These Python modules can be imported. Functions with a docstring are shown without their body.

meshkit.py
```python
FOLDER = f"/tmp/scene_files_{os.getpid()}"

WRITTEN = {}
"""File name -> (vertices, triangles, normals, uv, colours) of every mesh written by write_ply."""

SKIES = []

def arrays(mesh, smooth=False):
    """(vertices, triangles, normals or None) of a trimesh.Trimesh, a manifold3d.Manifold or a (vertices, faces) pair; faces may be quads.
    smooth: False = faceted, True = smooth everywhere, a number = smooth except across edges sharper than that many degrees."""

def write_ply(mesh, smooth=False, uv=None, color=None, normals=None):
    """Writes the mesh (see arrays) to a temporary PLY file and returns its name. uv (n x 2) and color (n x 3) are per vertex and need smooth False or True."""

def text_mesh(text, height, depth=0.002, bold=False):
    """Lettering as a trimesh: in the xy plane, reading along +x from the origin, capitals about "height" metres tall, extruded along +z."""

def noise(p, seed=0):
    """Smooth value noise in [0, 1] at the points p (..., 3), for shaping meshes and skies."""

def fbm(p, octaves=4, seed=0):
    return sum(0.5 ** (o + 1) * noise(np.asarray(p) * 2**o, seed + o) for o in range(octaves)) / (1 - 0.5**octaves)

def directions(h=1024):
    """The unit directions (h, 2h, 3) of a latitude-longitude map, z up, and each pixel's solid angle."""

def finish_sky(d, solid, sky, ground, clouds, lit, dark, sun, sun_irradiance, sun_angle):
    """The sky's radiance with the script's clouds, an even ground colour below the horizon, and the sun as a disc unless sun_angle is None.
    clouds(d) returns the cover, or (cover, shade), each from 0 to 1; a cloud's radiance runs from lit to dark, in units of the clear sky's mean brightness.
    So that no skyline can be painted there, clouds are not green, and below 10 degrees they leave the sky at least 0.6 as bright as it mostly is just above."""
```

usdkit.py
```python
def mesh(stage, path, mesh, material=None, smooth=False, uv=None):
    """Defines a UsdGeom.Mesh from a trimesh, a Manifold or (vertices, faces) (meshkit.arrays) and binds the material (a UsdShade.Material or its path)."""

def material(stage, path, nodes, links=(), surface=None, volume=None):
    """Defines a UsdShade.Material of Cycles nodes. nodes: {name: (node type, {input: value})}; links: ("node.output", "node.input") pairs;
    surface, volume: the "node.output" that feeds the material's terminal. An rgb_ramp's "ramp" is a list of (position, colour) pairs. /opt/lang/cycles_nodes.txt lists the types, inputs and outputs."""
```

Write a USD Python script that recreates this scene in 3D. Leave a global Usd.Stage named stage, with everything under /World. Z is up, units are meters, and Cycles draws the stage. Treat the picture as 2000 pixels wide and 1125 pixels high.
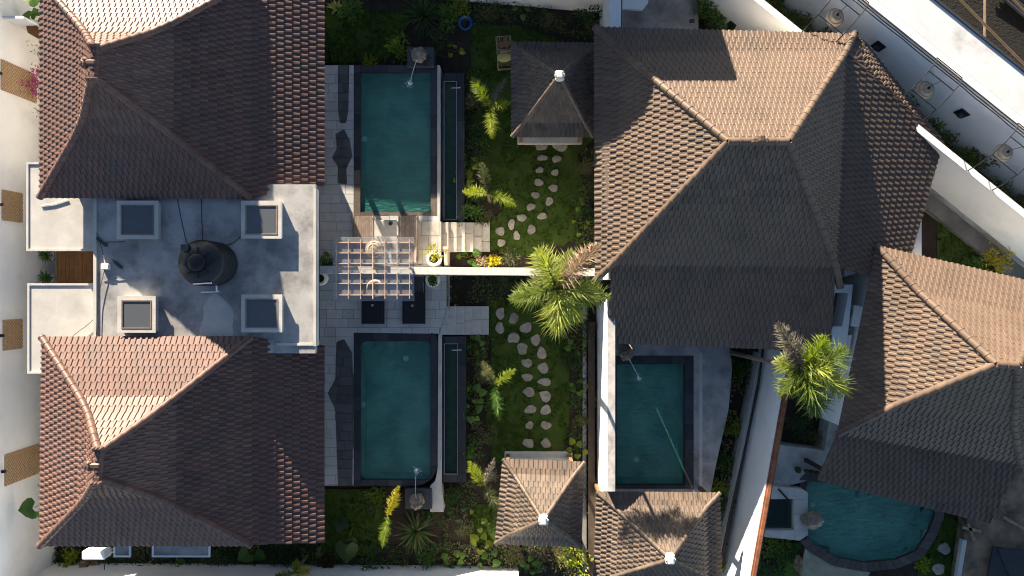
import math, random
import numpy as np, trimesh, shapely
from shapely.geometry import Polygon, box as sbox
from pxr import Usd, UsdGeom, UsdLux, UsdShade, Gf, Sdf, Vt
import usdkit, meshkit

R = np.random.default_rng(7)
stage = Usd.Stage.CreateInMemory()
UsdGeom.SetStageUpAxis(stage, 'Z'); UsdGeom.SetStageMetersPerUnit(stage, 1.0)
UsdGeom.Xform.Define(stage, '/World')

# ---------------------------------------------------------------- camera, sky, sun, exposure
EYE, FPX = 30.0, 1350.0                      # camera height; focal length in pixels of the 2000 px photograph
SUN_AZ, SUN_EL = math.radians(-24.0), math.radians(13.0)   # azimuth from +y (north, image up) towards +x
EXPOSURE, SUN_I, SKY_S = 2.25, 1.25, 0.05
cam = UsdGeom.Camera.Define(stage, '/World/camera')
cam.AddTranslateOp().Set(Gf.Vec3d(0, 0, EYE))
cam.CreateHorizontalApertureAttr(36.0); cam.CreateFocalLengthAttr(36.0 * FPX / 2000.0)
cam.CreateClippingRangeAttr(Gf.Vec2f(0.5, 2000)); cam.CreateExposureAttr(EXPOSURE)
SUN = np.array([math.sin(SUN_AZ) * math.cos(SUN_EL), math.cos(SUN_AZ) * math.cos(SUN_EL), math.sin(SUN_EL)])
M = {}
def mat(name, nodes, links, surface):
    M[name] = usdkit.material(stage, '/World/Looks/' + name, nodes, links, surface=surface)
mat('sky_air', {'s': ('sky_texture', {'sky_type': 'single_scattering', 'sun_disc': False, 'sun_elevation': SUN_EL, 'sun_rotation': SUN_AZ % (2 * math.pi), 'air_density': 0.68, 'aerosol_density': 0.6, 'ozone_density': 1.0}),
    'b': ('background_shader', {'strength': SKY_S})}, [('s.color', 'b.color')], 'b.background')
dome = UsdLux.DomeLight.Define(stage, '/World/sky'); dome.CreateIntensityAttr(1.0)
UsdShade.MaterialBindingAPI.Apply(dome.GetPrim()).Bind(M['sky_air'])
dome.GetPrim().SetCustomDataByKey('kind', 'structure')
sun = UsdLux.DistantLight.Define(stage, '/World/sun')
sun.CreateNormalizeAttr(True); sun.CreateIntensityAttr(SUN_I); sun.CreateAngleAttr(0.5); sun.CreateColorAttr(Gf.Vec3f(1.0, 0.85, 0.66))
sun.AddTransformOp().Set(Gf.Matrix4d().SetRotate(Gf.Rotation(Gf.Vec3d(0, 0, 1), Gf.Vec3d(*SUN))))

# ---------------------------------------------------------------- helpers
def at(px, py, z=0.0):
    """The point of the place at height z that the photograph shows at pixel (px, py)."""
    k = (EYE - z) / FPX
    return np.array([(px - 1000) * k, (562.5 - py) * k, z])
counts = {}
def numbered(parent, name):
    n = counts.get((parent, name), 0); counts[(parent, name)] = n + 1
    return f'{parent}/{name}' + (f'_{n:03d}' if n else '')
def path_of(p): return '/World' if p is None else str(p.GetPath())
def tag(o, label=None, cat=None, group=None, kind=None):
    for k, v in (('label', label), ('category', cat), ('group', group), ('kind', kind)):
        if v: o.SetCustomDataByKey(k, v)
    return o
def thing(name, label, cat, loc=(0, 0, 0), rot=0, group=None):
    x = UsdGeom.Xform.Define(stage, numbered('/World', name))
    x.AddTranslateOp().Set(Gf.Vec3d(*map(float, loc))); x.AddRotateZOp().Set(float(rot))
    return tag(x.GetPrim(), label, cat, group)
def obj(name, mesh, m, parent=None, smooth=False, label=None, kind=None):
    p = usdkit.mesh(stage, numbered(path_of(parent), name), mesh, M[m], smooth).GetPrim()
    return tag(p, label, None, None, kind)
def struct(name, mesh, m, parent=None, smooth=False): return obj(name, mesh, m, parent, smooth, kind=None if parent else 'structure')
def dup(root, name, label, loc, rot=0, group=None):
    r = thing(name, label, root.GetCustomDataByKey('category'), loc, rot, group or root.GetCustomDataByKey('group'))
    r.GetReferences().AddInternalReference(root.GetPath()); r.SetInstanceable(True)
    return r
def cat(*ms):
    ms = [x for m in ms for x in (m if isinstance(m, (list, tuple)) else [m])]
    return trimesh.util.concatenate(ms)
def bx(x0, y0, z0, x1, y1, z1):
    m = trimesh.creation.box([abs(x1 - x0), abs(y1 - y0), abs(z1 - z0)]); m.apply_translation([(x0 + x1) / 2, (y0 + y1) / 2, (z0 + z1) / 2]); return m
def bevel_box(x0, y0, z0, x1, y1, z1, b=0.02):
    pts = []
    for sx in (0, 1):
        for sy in (0, 1):
            for sz in (0, 1):
                c = np.array([(x0, x1)[sx], (y0, y1)[sy], (z0, z1)[sz]], float); d = np.array([1 - 2 * sx, 1 - 2 * sy, 1 - 2 * sz]) * b
                for k in range(3):
                    q = c + d; q[k] = c[k]; pts.append(q)
    return trimesh.convex.convex_hull(np.array(pts))
def pbox(px0, py0, px1, py1, z0, z1, b=None):
    """A box whose TOP shows at those pixels."""
    a, c = at(px0, py0, z1), at(px1, py1, z1)
    x0, x1, y0, y1 = min(a[0], c[0]), max(a[0], c[0]), min(a[1], c[1]), max(a[1], c[1])
    return bevel_box(x0, y0, z0, x1, y1, z1, b) if b else bx(x0, y0, z0, x1, y1, z1)
def ex(poly, z0, z1):
    """Extrude a shapely polygon (world xy) between two heights."""
    ms = []
    for g in getattr(poly, 'geoms', [poly]):
        if g.is_empty or g.geom_type != 'Polygon' or g.area < 1e-5: continue
        m = trimesh.creation.extrude_polygon(g, z1 - z0, engine='earcut'); m.apply_translation([0, 0, z0]); ms.append(m)
    return cat(ms)
def pp(pts, z): return Polygon([tuple(at(x, y, z)[:2]) for x, y in pts]).buffer(0)
def ppx(pts, z0, z1): return ex(pp(pts, z1), z0, z1)
def tube(pts, r, n=8, caps=True, r2=None):
    pts = np.asarray(pts, float); k = len(pts); rr = np.linspace(r, r if r2 is None else r2, k)
    t = np.gradient(pts, axis=0); t /= np.maximum(np.linalg.norm(t, axis=1, keepdims=True), 1e-9)
    up = np.array([0, 0, 1.0]) if abs(t[0][2]) < 0.9 else np.array([1.0, 0, 0])
    V = []
    for i in range(k):
        s = np.cross(t[i], up); s /= max(np.linalg.norm(s), 1e-9); w = np.cross(s, t[i]); up = w
        a = np.linspace(0, 2 * np.pi, n, endpoint=False)
        V.append(pts[i] + rr[i] * (np.cos(a)[:, None] * s + np.sin(a)[:, None] * w))
    V = np.vstack(V); F = []
    for i in range(k - 1):
        for j in range(n):
            a, b = i * n + j, i * n + (j + 1) % n
            F += [[a, b, b + n], [a, b + n, a + n]]
    if caps:
        for j in range(1, n - 1): F += [[0, j + 1, j], [(k - 1) * n, (k - 1) * n + j, (k - 1) * n + j + 1]]
    return trimesh.Trimesh(V, F, process=False)
def lathe(prof, n=24, loc=(0, 0, 0)):
    m = trimesh.creation.revolve(np.array(prof, float), sections=n); m.apply_translation(loc); return m
def curve(a, b, sag=0.0, n=12):
    t = np.linspace(0, 1, n)[:, None]; p = np.asarray(a) * (1 - t) + np.asarray(b) * t; p[:, 2] -= sag * 4 * (t * (1 - t))[:, 0]; return p
def bar(a, b, w, h):
    """A square bar between two points."""
    a, b = np.asarray(a, float), np.asarray(b, float); d = b - a; L = np.linalg.norm(d); d /= L
    up = np.array([0, 0, 1.0]) if abs(d[2]) < 0.95 else np.array([0, 1.0, 0])
    s = np.cross(d, up); s /= np.linalg.norm(s); u = np.cross(s, d)
    m = trimesh.creation.box([L, w, h]); T = np.eye(4); T[:3, 0] = d; T[:3, 1] = s; T[:3, 2] = u; T[:3, 3] = (a + b) / 2; m.apply_transform(T); return m
def lump(loc, size, seed=0, sub=3, amp=0.35, freq=1.6):
    m = trimesh.creation.icosphere(sub, 1.0); v = m.vertices
    v = v * (1 + amp * (meshkit.fbm(v * freq + 11.3 * seed + 50, 4, seed) - 0.5) * 2)[:, None]
    m.vertices = v * np.asarray(size) + np.asarray(loc); return m

# ---------------------------------------------------------------- materials
def rough_mat(name, c1, c2=None, scale=3.0, rough=0.8, bump=0.3, bscale=40, bdist=0.01, vary=0.0, stain=None, stain_scale=0.6, spec=0.3, detail=6, stain_at=(0.5, 0.7)):
    c2 = c2 or tuple(x * 0.75 for x in c1)
    nodes = {'g': ('geometry', {}), 'n': ('noise_texture', {'scale': scale, 'detail': detail, 'roughness': 0.6}),
             'r': ('rgb_ramp', {'ramp': [(0.3, c2), (0.7, c1)]}), 'nb': ('noise_texture', {'scale': bscale, 'detail': 4}),
             'b': ('bump', {'strength': bump, 'distance': bdist}), 'p': ('principled_bsdf', {'roughness': rough, 'specular_ior_level': spec})}
    links = [('g.position', 'n.vector'), ('n.fac', 'r.fac'), ('g.position', 'nb.vector'), ('nb.fac', 'b.height'), ('b.normal', 'p.normal')]
    out = 'r.color'
    if stain:
        nodes |= {'sn': ('noise_texture', {'scale': stain_scale, 'detail': 7, 'roughness': 0.65}), 'sr': ('rgb_ramp', {'ramp': [(stain_at[0], (0, 0, 0)), (stain_at[1], (1, 1, 1))]}),
                  'sm': ('mix_color', {'b': stain})}
        links += [('g.position', 'sn.vector'), ('sn.fac', 'sr.fac'), ('sr.color', 'sm.fac'), (out, 'sm.a')]; out = 'sm.result'
    if vary:
        nodes |= {'oi': ('object_info', {}), 'ad': ('math', {'math_type': 'add'}), 'fr': ('math', {'math_type': 'fraction'}),
                  'mr': ('map_range', {'from_min': 0, 'from_max': 1, 'to_min': 1 - vary, 'to_max': 1 + vary}), 'h': ('hsv', {})}
        links += [('oi.random', 'ad.value1'), ('g.random_per_island', 'ad.value2'), ('ad.value', 'fr.value1'), ('fr.value', 'mr.value'), ('mr.result', 'h.value'), (out, 'h.color')]; out = 'h.color'
    links.append((out, 'p.base_color'))
    mat(name, nodes, links, 'p.BSDF')
def leaf_mat(name, c1, c2, trans=0.35, rough=0.5, vary=0.35):
    nodes = {'g': ('geometry', {}), 'oi': ('object_info', {}), 'ad': ('math', {'math_type': 'add'}), 'fr': ('math', {'math_type': 'fraction'}),
             'r': ('rgb_ramp', {'ramp': [(0.0, c2), (1.0, c1)]}), 'p': ('principled_bsdf', {'roughness': rough, 'specular_ior_level': 0.3}),
             't': ('translucent_bsdf', {}), 'tc': ('hsv', {'saturation': 1.15, 'value': 1.5}), 'm': ('mix_closure', {'fac': trans})}
    mat(name, nodes, [('oi.random', 'ad.value1'), ('g.random_per_island', 'ad.value2'), ('ad.value', 'fr.value1'), ('fr.value', 'r.fac'), ('r.color', 'p.base_color'),
        ('r.color', 'tc.color'), ('tc.color', 't.color'), ('p.BSDF', 'm.closure1'), ('t.BSDF', 'm.closure2')], 'm.closure')
def plain(name, c, rough=0.5, metal=0.0, spec=0.5): mat(name, {'p': ('principled_bsdf', {'base_color': c, 'roughness': rough, 'metallic': metal, 'specular_ior_level': spec})}, [], 'p.BSDF')

rough_mat('roof_red', (0.120, 0.066, 0.053), (0.084, 0.047, 0.040), 2.0, 0.52, 0.35, 60, 0.003, vary=0.16, stain=(0.080, 0.056, 0.048), stain_scale=1.1, spec=0.28)
rough_mat('roof_brown', (0.118, 0.082, 0.060), (0.086, 0.060, 0.045), 2.0, 0.55, 0.35, 60, 0.003, vary=0.14, stain=(0.068, 0.050, 0.038), stain_scale=1.0, spec=0.28)
rough_mat('roof_grey', (0.118, 0.088, 0.066), (0.080, 0.060, 0.048), 2.5, 0.5, 0.35, 60, 0.003, vary=0.18, stain=(0.058, 0.048, 0.04), stain_scale=1.4, spec=0.28)
rough_mat('roof_deck', (0.10, 0.075, 0.06), None, 3)
rough_mat('white_wall', (0.78, 0.77, 0.74), (0.70, 0.69, 0.66), 0.8, 0.85, 0.15, 30, 0.006, stain=(0.52, 0.51, 0.48), stain_scale=0.5, stain_at=(0.56, 0.9))
rough_mat('worn_white', (0.60, 0.61, 0.62), (0.50, 0.51, 0.52), 0.9, 0.85, 0.2, 25, 0.008, stain=(0.27, 0.275, 0.28), stain_scale=0.8, stain_at=(0.55, 0.85))
rough_mat('wall_top', (0.55, 0.54, 0.52), (0.36, 0.35, 0.34), 2.2, 0.9, 0.3, 25, 0.01, stain=(0.20, 0.19, 0.18), stain_scale=2.0, stain_at=(0.52, 0.75))
rough_mat('concrete', (0.40, 0.395, 0.38), (0.29, 0.29, 0.29), 1.2, 0.9, 0.45, 35, 0.01, stain=(0.17, 0.17, 0.17), stain_scale=0.8, stain_at=(0.44, 0.66), detail=9)
rough_mat('pale_concrete', (0.50, 0.485, 0.45), (0.40, 0.39, 0.37), 1.8, 0.9, 0.45, 30, 0.012, stain=(0.33, 0.32, 0.30), stain_scale=0.8, stain_at=(0.5, 0.8), detail=9)
rough_mat('dark_concrete', (0.20, 0.20, 0.19), (0.13, 0.13, 0.125), 1.3, 0.9, 0.4, 30, 0.01, stain=(0.07, 0.07, 0.07), stain_scale=0.6, detail=8)
rough_mat('paver', (0.47, 0.475, 0.47), (0.37, 0.375, 0.37), 4.0, 0.7, 0.3, 60, 0.004, vary=0.10, stain=(0.30, 0.30, 0.295), stain_scale=1.0, stain_at=(0.5, 0.8))
rough_mat('wet_paver', (0.10, 0.105, 0.103), (0.065, 0.068, 0.067), 5.0, 0.45, 0.3, 60, 0.003, vary=0.2)  # darker, smoother copy of the paver colour
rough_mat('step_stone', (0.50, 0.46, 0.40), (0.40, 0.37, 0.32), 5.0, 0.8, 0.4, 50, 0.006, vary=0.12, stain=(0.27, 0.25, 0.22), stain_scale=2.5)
rough_mat('path_stone', (0.40, 0.355, 0.30), (0.26, 0.235, 0.20), 5.0, 0.85, 0.6, 30, 0.012, vary=0.16, stain=(0.20, 0.18, 0.16), stain_scale=3.5)
rough_mat('black_stone', (0.040, 0.042, 0.048), (0.026, 0.028, 0.032), 6.0, 0.5, 0.3, 60, 0.004, vary=0.35)
rough_mat('brown_stone', (0.13, 0.105, 0.085), (0.085, 0.07, 0.06), 6.0, 0.6, 0.3, 60, 0.004, vary=0.25)  # lighter copy of the dark rim stone, sunlight put into its colour
rough_mat('dark_brown_stone', (0.075, 0.062, 0.055), (0.045, 0.04, 0.037), 6.0, 0.6, 0.3, 60, 0.004, vary=0.25)
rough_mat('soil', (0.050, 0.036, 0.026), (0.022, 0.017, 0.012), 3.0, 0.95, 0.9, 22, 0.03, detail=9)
rough_mat('pit_soil', (0.012, 0.011, 0.010), (0.006, 0.0055, 0.005), 1.5, 0.95, 0.9, 12, 0.06, detail=9)  # near black: the shade over the pit is put into the colour
rough_mat('pit_sheet', (0.03, 0.034, 0.040), (0.016, 0.018, 0.022), 1.5, 0.6, 0.3, 20, 0.01)
rough_mat('rubble', (0.30, 0.22, 0.15), (0.12, 0.09, 0.065), 1.6, 0.95, 0.9, 18, 0.04, detail=9, stain=(0.05, 0.045, 0.04), stain_scale=0.9)
rough_mat('rock', (0.30, 0.24, 0.18), (0.14, 0.115, 0.09), 6.0, 0.9, 0.8, 30, 0.02, stain=(0.10, 0.09, 0.07), stain_scale=4.0)
rough_mat('bamboo', (0.33, 0.25, 0.15), (0.17, 0.125, 0.075), 5.0, 0.6, 0.2, 60, 0.004, vary=0.2)
rough_mat('old_bamboo', (0.13, 0.095, 0.06), (0.07, 0.05, 0.034), 5.0, 0.7, 0.2, 60, 0.004, vary=0.2)  # darker copy of the bamboo, the shade of the pit in its colour
rough_mat('teak', (0.22, 0.115, 0.055), (0.14, 0.07, 0.035), 6.0, 0.55, 0.2, 60, 0.003, vary=0.15)
rough_mat('grey_teak', (0.24, 0.185, 0.145), (0.16, 0.12, 0.095), 6.0, 0.7, 0.2, 60, 0.003, vary=0.15)
rough_mat('dark_wood', (0.022, 0.020, 0.022), (0.014, 0.013, 0.015), 6.0, 0.5, 0.2, 60, 0.003, vary=0.2)
rough_mat('purlin_wood', (0.54, 0.40, 0.30), (0.44, 0.32, 0.24), 6.0, 0.6, 0.2, 60, 0.003)
rough_mat('door_wood', (0.26, 0.12, 0.035), (0.17, 0.075, 0.02), 4.0, 0.5, 0.2, 50, 0.003, vary=0.12)
rough_mat('terracotta', (0.26, 0.10, 0.05), (0.17, 0.07, 0.038), 5.0, 0.8, 0.3, 40, 0.005, vary=0.2, stain=(0.12, 0.06, 0.04), stain_scale=2)
rough_mat('pot_white', (0.72, 0.69, 0.63), (0.60, 0.57, 0.52), 5.0, 0.7, 0.2, 50, 0.004)
rough_mat('pale_stone', (0.68, 0.66, 0.61), (0.5, 0.48, 0.45), 7.0, 0.85, 0.5, 40, 0.01)
rough_mat('woven', (0.58, 0.47, 0.34), (0.38, 0.29, 0.20), 14.0, 0.8, 0.8, 70, 0.01, vary=0.1)
rough_mat('cushion', (0.50, 0.43, 0.16), (0.40, 0.34, 0.12), 6.0, 0.9, 0.3, 60, 0.006)
rough_mat('tank_plastic', (0.013, 0.014, 0.016), (0.009, 0.010, 0.011), 4.0, 0.38, 0.1, 40, 0.003)
rough_mat('screen_panel', (0.56, 0.40, 0.24), (0.44, 0.30, 0.17), 8.0, 0.8, 0.2, 50, 0.004)
rough_mat('screen_dark', (0.40, 0.27, 0.155), None, 8.0, 0.8)
rough_mat('fence_board', (0.085, 0.062, 0.045), (0.05, 0.037, 0.028), 4.0, 0.85, 0.3, 30, 0.006)
rough_mat('grass_ground', (0.056, 0.096, 0.011), (0.026, 0.052, 0.007), 2.2, 0.95, 0.9, 40, 0.02, stain=(0.058, 0.052, 0.018), stain_scale=1.2, stain_at=(0.5, 0.8), detail=8)
rough_mat('trunk', (0.17, 0.14, 0.11), (0.09, 0.075, 0.06), 6.0, 0.9, 0.5, 25, 0.01)
leaf_mat('grass_blade', (0.094, 0.156, 0.018), (0.037, 0.077, 0.010), 0.3)
leaf_mat('leaf_green', (0.112, 0.208, 0.035), (0.045, 0.112, 0.019))
leaf_mat('leaf_dark', (0.053, 0.105, 0.027), (0.021, 0.051, 0.015))
leaf_mat('leaf_lime', (0.275, 0.325, 0.037), (0.138, 0.194, 0.022), 0.45)
leaf_mat('leaf_yellow', (0.42, 0.36, 0.03), (0.22, 0.22, 0.02), 0.45)
leaf_mat('leaf_olive', (0.154, 0.161, 0.056), (0.070, 0.084, 0.031))
leaf_mat('leaf_red', (0.133, 0.056, 0.028), (0.070, 0.056, 0.021))
leaf_mat('leaf_dry', (0.360, 0.276, 0.180), (0.204, 0.144, 0.096), 0.25)
leaf_mat('leaf_grey', (0.208, 0.184, 0.136), (0.112, 0.104, 0.080), 0.2)
leaf_mat('flower_pink', (0.42, 0.10, 0.25), (0.30, 0.05, 0.16), 0.4)
leaf_mat('leaf_variegated', (0.55, 0.55, 0.22), (0.38, 0.44, 0.12), 0.3)
leaf_mat('palm_leaf', (0.36, 0.40, 0.09), (0.08, 0.13, 0.028), 0.42)
plain('black_metal', (0.012, 0.013, 0.016), 0.45, 0.3)
plain('grey_metal', (0.35, 0.36, 0.38), 0.4, 0.7)
plain('white_plastic', (0.72, 0.74, 0.75), 0.4)
plain('white_paint', (0.76, 0.77, 0.77), 0.45)
plain('dark_plastic', (0.03, 0.03, 0.035), 0.5)
plain('cable_black', (0.015, 0.015, 0.016), 0.6)
rough_mat('black_cloth', (0.020, 0.020, 0.026), (0.015, 0.015, 0.019), 8.0, 0.9)
plain('hose_blue', (0.01, 0.09, 0.32), 0.35)
plain('hatch_glass', (0.085, 0.095, 0.105), 0.15, 0.0, 0.5)
plain('water_white', (0.8, 0.85, 0.86), 0.25)
plain('shade_black', (0.006, 0.006, 0.006), 0.9)
mat('basin', {'g': ('geometry', {}), 'sp': ('separate_xyz', {}), 'mz': ('math', {'math_type': 'add'}), 'cv': ('combine_xyz', {}), 'bt': ('brick_texture', {'scale': 1.0, 'brick_width': 0.40, 'row_height': 0.20, 'mortar_size': 0.010, 'bias': 0.0,
    'color1': (0.32, 0.56, 0.45), 'color2': (0.27, 0.50, 0.40), 'mortar': (0.26, 0.47, 0.38)}), 'n': ('noise_texture', {'scale': 0.8, 'detail': 6}), 'r': ('rgb_ramp', {'ramp': [(0.35, (0.45, 0.5, 0.5)), (0.65, (1.1, 1.1, 1.1))]}),
    'm': ('mix_color', {'blend_type': 'multiply', 'fac': 1.0}), 'p': ('principled_bsdf', {'roughness': 0.5})},
    [('g.position', 'sp.vector'), ('sp.x', 'cv.x'), ('sp.y', 'mz.value1'), ('sp.z', 'mz.value2'), ('mz.value', 'cv.y'), ('cv.vector', 'bt.vector'), ('g.position', 'n.vector'), ('n.fac', 'r.fac'), ('bt.color', 'm.a'), ('r.color', 'm.b'), ('m.result', 'p.base_color')], 'p.BSDF')
rough_mat('basin_green', (0.30, 0.30, 0.20), (0.20, 0.20, 0.14), 3.0, 0.6, 0.2, 30, 0.004)
mat('water', {'g': ('geometry', {}), 'n': ('noise_texture', {'scale': 4.5, 'detail': 5, 'distortion': 0.8}), 'b': ('bump', {'strength': 1.0, 'distance': 0.16}), 'f': ('fresnel', {'IOR': 1.33}),
    't': ('transparent_bsdf', {'color': (0.74, 0.93, 0.88)}), 'gl': ('glossy_bsdf', {'roughness': 0.04, 'color': (1, 1, 1)}), 'm': ('mix_closure', {}), 'd': ('diffuse_bsdf', {'color': (0.065, 0.29, 0.25)}), 'mt': ('mix_closure', {'fac': 0.3}), 'mp': ('mapping', {'scale': (0.6, 1.6, 1.0)})},
    [('g.position', 'mp.vector'), ('mp.vector', 'n.vector'), ('b.normal', 'd.normal'), ('t.BSDF', 'mt.closure1'), ('d.BSDF', 'mt.closure2'), ('n.fac', 'b.height'), ('b.normal', 'gl.normal'), ('b.normal', 'f.normal'), ('f.fac', 'm.fac'), ('mt.closure', 'm.closure1'), ('gl.BSDF', 'm.closure2')], 'm.closure')
mat('still_water', {'f': ('fresnel', {'IOR': 1.33}), 't': ('transparent_bsdf', {'color': (0.70, 0.80, 0.74)}), 'gl': ('glossy_bsdf', {'roughness': 0.03}), 'm': ('mix_closure', {})},
    [('f.fac', 'm.fac'), ('t.BSDF', 'm.closure1'), ('gl.BSDF', 'm.closure2')], 'm.closure')
mat('clear_sheet', {'f': ('fresnel', {'IOR': 1.5}), 't': ('transparent_bsdf', {'color': (0.86, 0.88, 0.9)}), 'gl': ('glossy_bsdf', {'roughness': 0.08}), 'd': ('diffuse_bsdf', {'color': (0.6, 0.6, 0.62)}),
    'm': ('mix_closure', {}), 'm2': ('mix_closure', {'fac': 0.17})}, [('f.fac', 'm.fac'), ('t.BSDF', 'm.closure1'), ('gl.BSDF', 'm.closure2'), ('m.closure', 'm2.closure1'), ('d.BSDF', 'm2.closure2')], 'm2.closure')

# ---------------------------------------------------------------- ground
def grid_sheet(poly, z, step, amp, freq, seed):
    """A gently uneven sheet over a polygon."""
    x0, y0, x1, y1 = poly.bounds; nx, ny = max(2, int((x1 - x0) / step)), max(2, int((y1 - y0) / step))
    X, Y = np.meshgrid(np.linspace(x0, x1, nx), np.linspace(y0, y1, ny)); P = np.stack([X.ravel(), Y.ravel(), 0 * X.ravel()], 1)
    P[:, 2] = z + amp * (meshkit.fbm(P * freq + 40, 4, seed) - 0.5)
    i = (np.arange(ny - 1)[:, None] * nx + np.arange(nx - 1)).ravel()
    F = np.vstack([np.stack([i, i + 1, i + nx + 1], 1), np.stack([i, i + nx + 1, i + nx], 1)])
    c = P[F].mean(1); F = F[shapely.contains_xy(poly, c[:, 0], c[:, 1])]
    m = trimesh.Trimesh(P, F, process=False); m.remove_unreferenced_vertices(); return m
struct('ground', cat(ex(sbox(-400, -400, 400, 400), -2.6, -2.5)), 'soil')
g0 = sbox(-23, -15, 24.5, 15)
pool_boxes = []
GZ = -0.95
lawns = {}
def lawn(pts, z=GZ + 0.05, seed=1, dens=90):
    poly = pp(pts, z).buffer(0.25).buffer(-0.25).buffer(-0.2).buffer(0.2); lawns[seed] = (poly, z, dens); return poly

# pools ---------------------------------------------------------------------------------------
def ring_blocks(name, inner, outer, z0, z1, m, parent, blk=0.62, seed=0):
    """The stones of a pool's rim as separate pieces."""
    rng = np.random.default_rng(seed); ix0, iy0, ix1, iy1 = inner.bounds; ring = outer.difference(inner); ox0, oy0, ox1, oy1 = outer.bounds
    cells = [sbox(ox0, oy0, ix0, iy0), sbox(ix1, oy0, ox1, iy0), sbox(ox0, iy1, ix0, oy1), sbox(ix1, iy1, ox1, oy1)]
    for a, b, f in ((ix0, ix1, lambda s, e: (sbox(s, oy0, e, iy0), sbox(s, iy1, e, oy1))), (iy0, iy1, lambda s, e: (sbox(ox0, s, ix0, e), sbox(ix1, s, ox1, e)))):
        n = max(1, round((b - a) / blk)); e = np.linspace(a, b, n + 1)
        for i in range(n): cells += list(f(e[i], e[i + 1]))
    for c in cells:
        q = c.intersection(ring).buffer(-0.004)
        for g in getattr(q, 'geoms', [q]):
            if g.geom_type == 'Polygon' and g.area > 0.004: obj(name, ex(g, z0, z1 + rng.uniform(-0.004, 0.004)), m if isinstance(m, str) else m(g), parent)
def pool(label, winner, wouter, z, m, water_label, depth=1.25, seed=0, steps_at=None):
    p = thing('swimming_pool', label, 'pool')
    obj('basin', cat(ex(winner, z - depth - 0.1, z - depth), ex(winner.buffer(0.15).difference(winner), z - depth - 0.1, z - 0.13)), 'basin', p)
    if steps_at is not None:
        for k in range(3): obj('pool_step', ex(steps_at.buffer(1.35 - .42 * k, 20).intersection(winner.buffer(-.002)), z - depth + .002, z - depth + .26 * (k + 1)), 'basin', p)
    ring_blocks('coping_stone', winner.buffer(0.03, join_style=2), wouter, z - 0.06, z, m, p, seed=seed)
    obj('rim_bed', ex(wouter.difference(winner.buffer(0.004, join_style=2)), z - 0.5, z - 0.065), 'black_stone', p)
    w = struct('water', grid_sheet(winner.buffer(0.01), z - 0.11, 0.5, 0.0, 1, 1), 'water'); tag(w, water_label, 'water')
    pool_boxes.append(wouter); return p
def prect(x0, y0, x1, y1, z): return pp([(x0, y0), (x1, y0), (x1, y1), (x0, y1)], z)
w1, o1 = prect(705, 142, 840, 413, 0), prect(691, 127, 854, 421, 0)
w2 = prect(705, 667, 840, 936, 0).buffer(-0.25).buffer(0.25)
o2 = prect(691, 650, 855, 949, 0); o2 = o2.intersection(prect(691, 650, 855, 949, 0).buffer(-1.0).buffer(1.0).union(prect(691, 650, 790, 949, 0)).union(prect(691, 650, 855, 700, 0).buffer(-0.3).buffer(0.3)))
def stone1(g): return 'brown_stone' if g.centroid.y < at(0, 345)[1] and (g.centroid.x < at(705, 0)[0] or g.centroid.y < at(0, 412)[1]) or g.centroid.x > at(842, 0)[0] and g.centroid.y < at(0, 390)[1] else 'black_stone'  # sunlit stretch of the rim painted with the lighter stone
pool1 = pool('rectangular teal pool beside the upper left villa, dark stone rim with a sunlit lower edge', w1, o1, 0.0, stone1, 'teal rippled water of the pool beside the upper left villa', seed=1)
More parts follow.
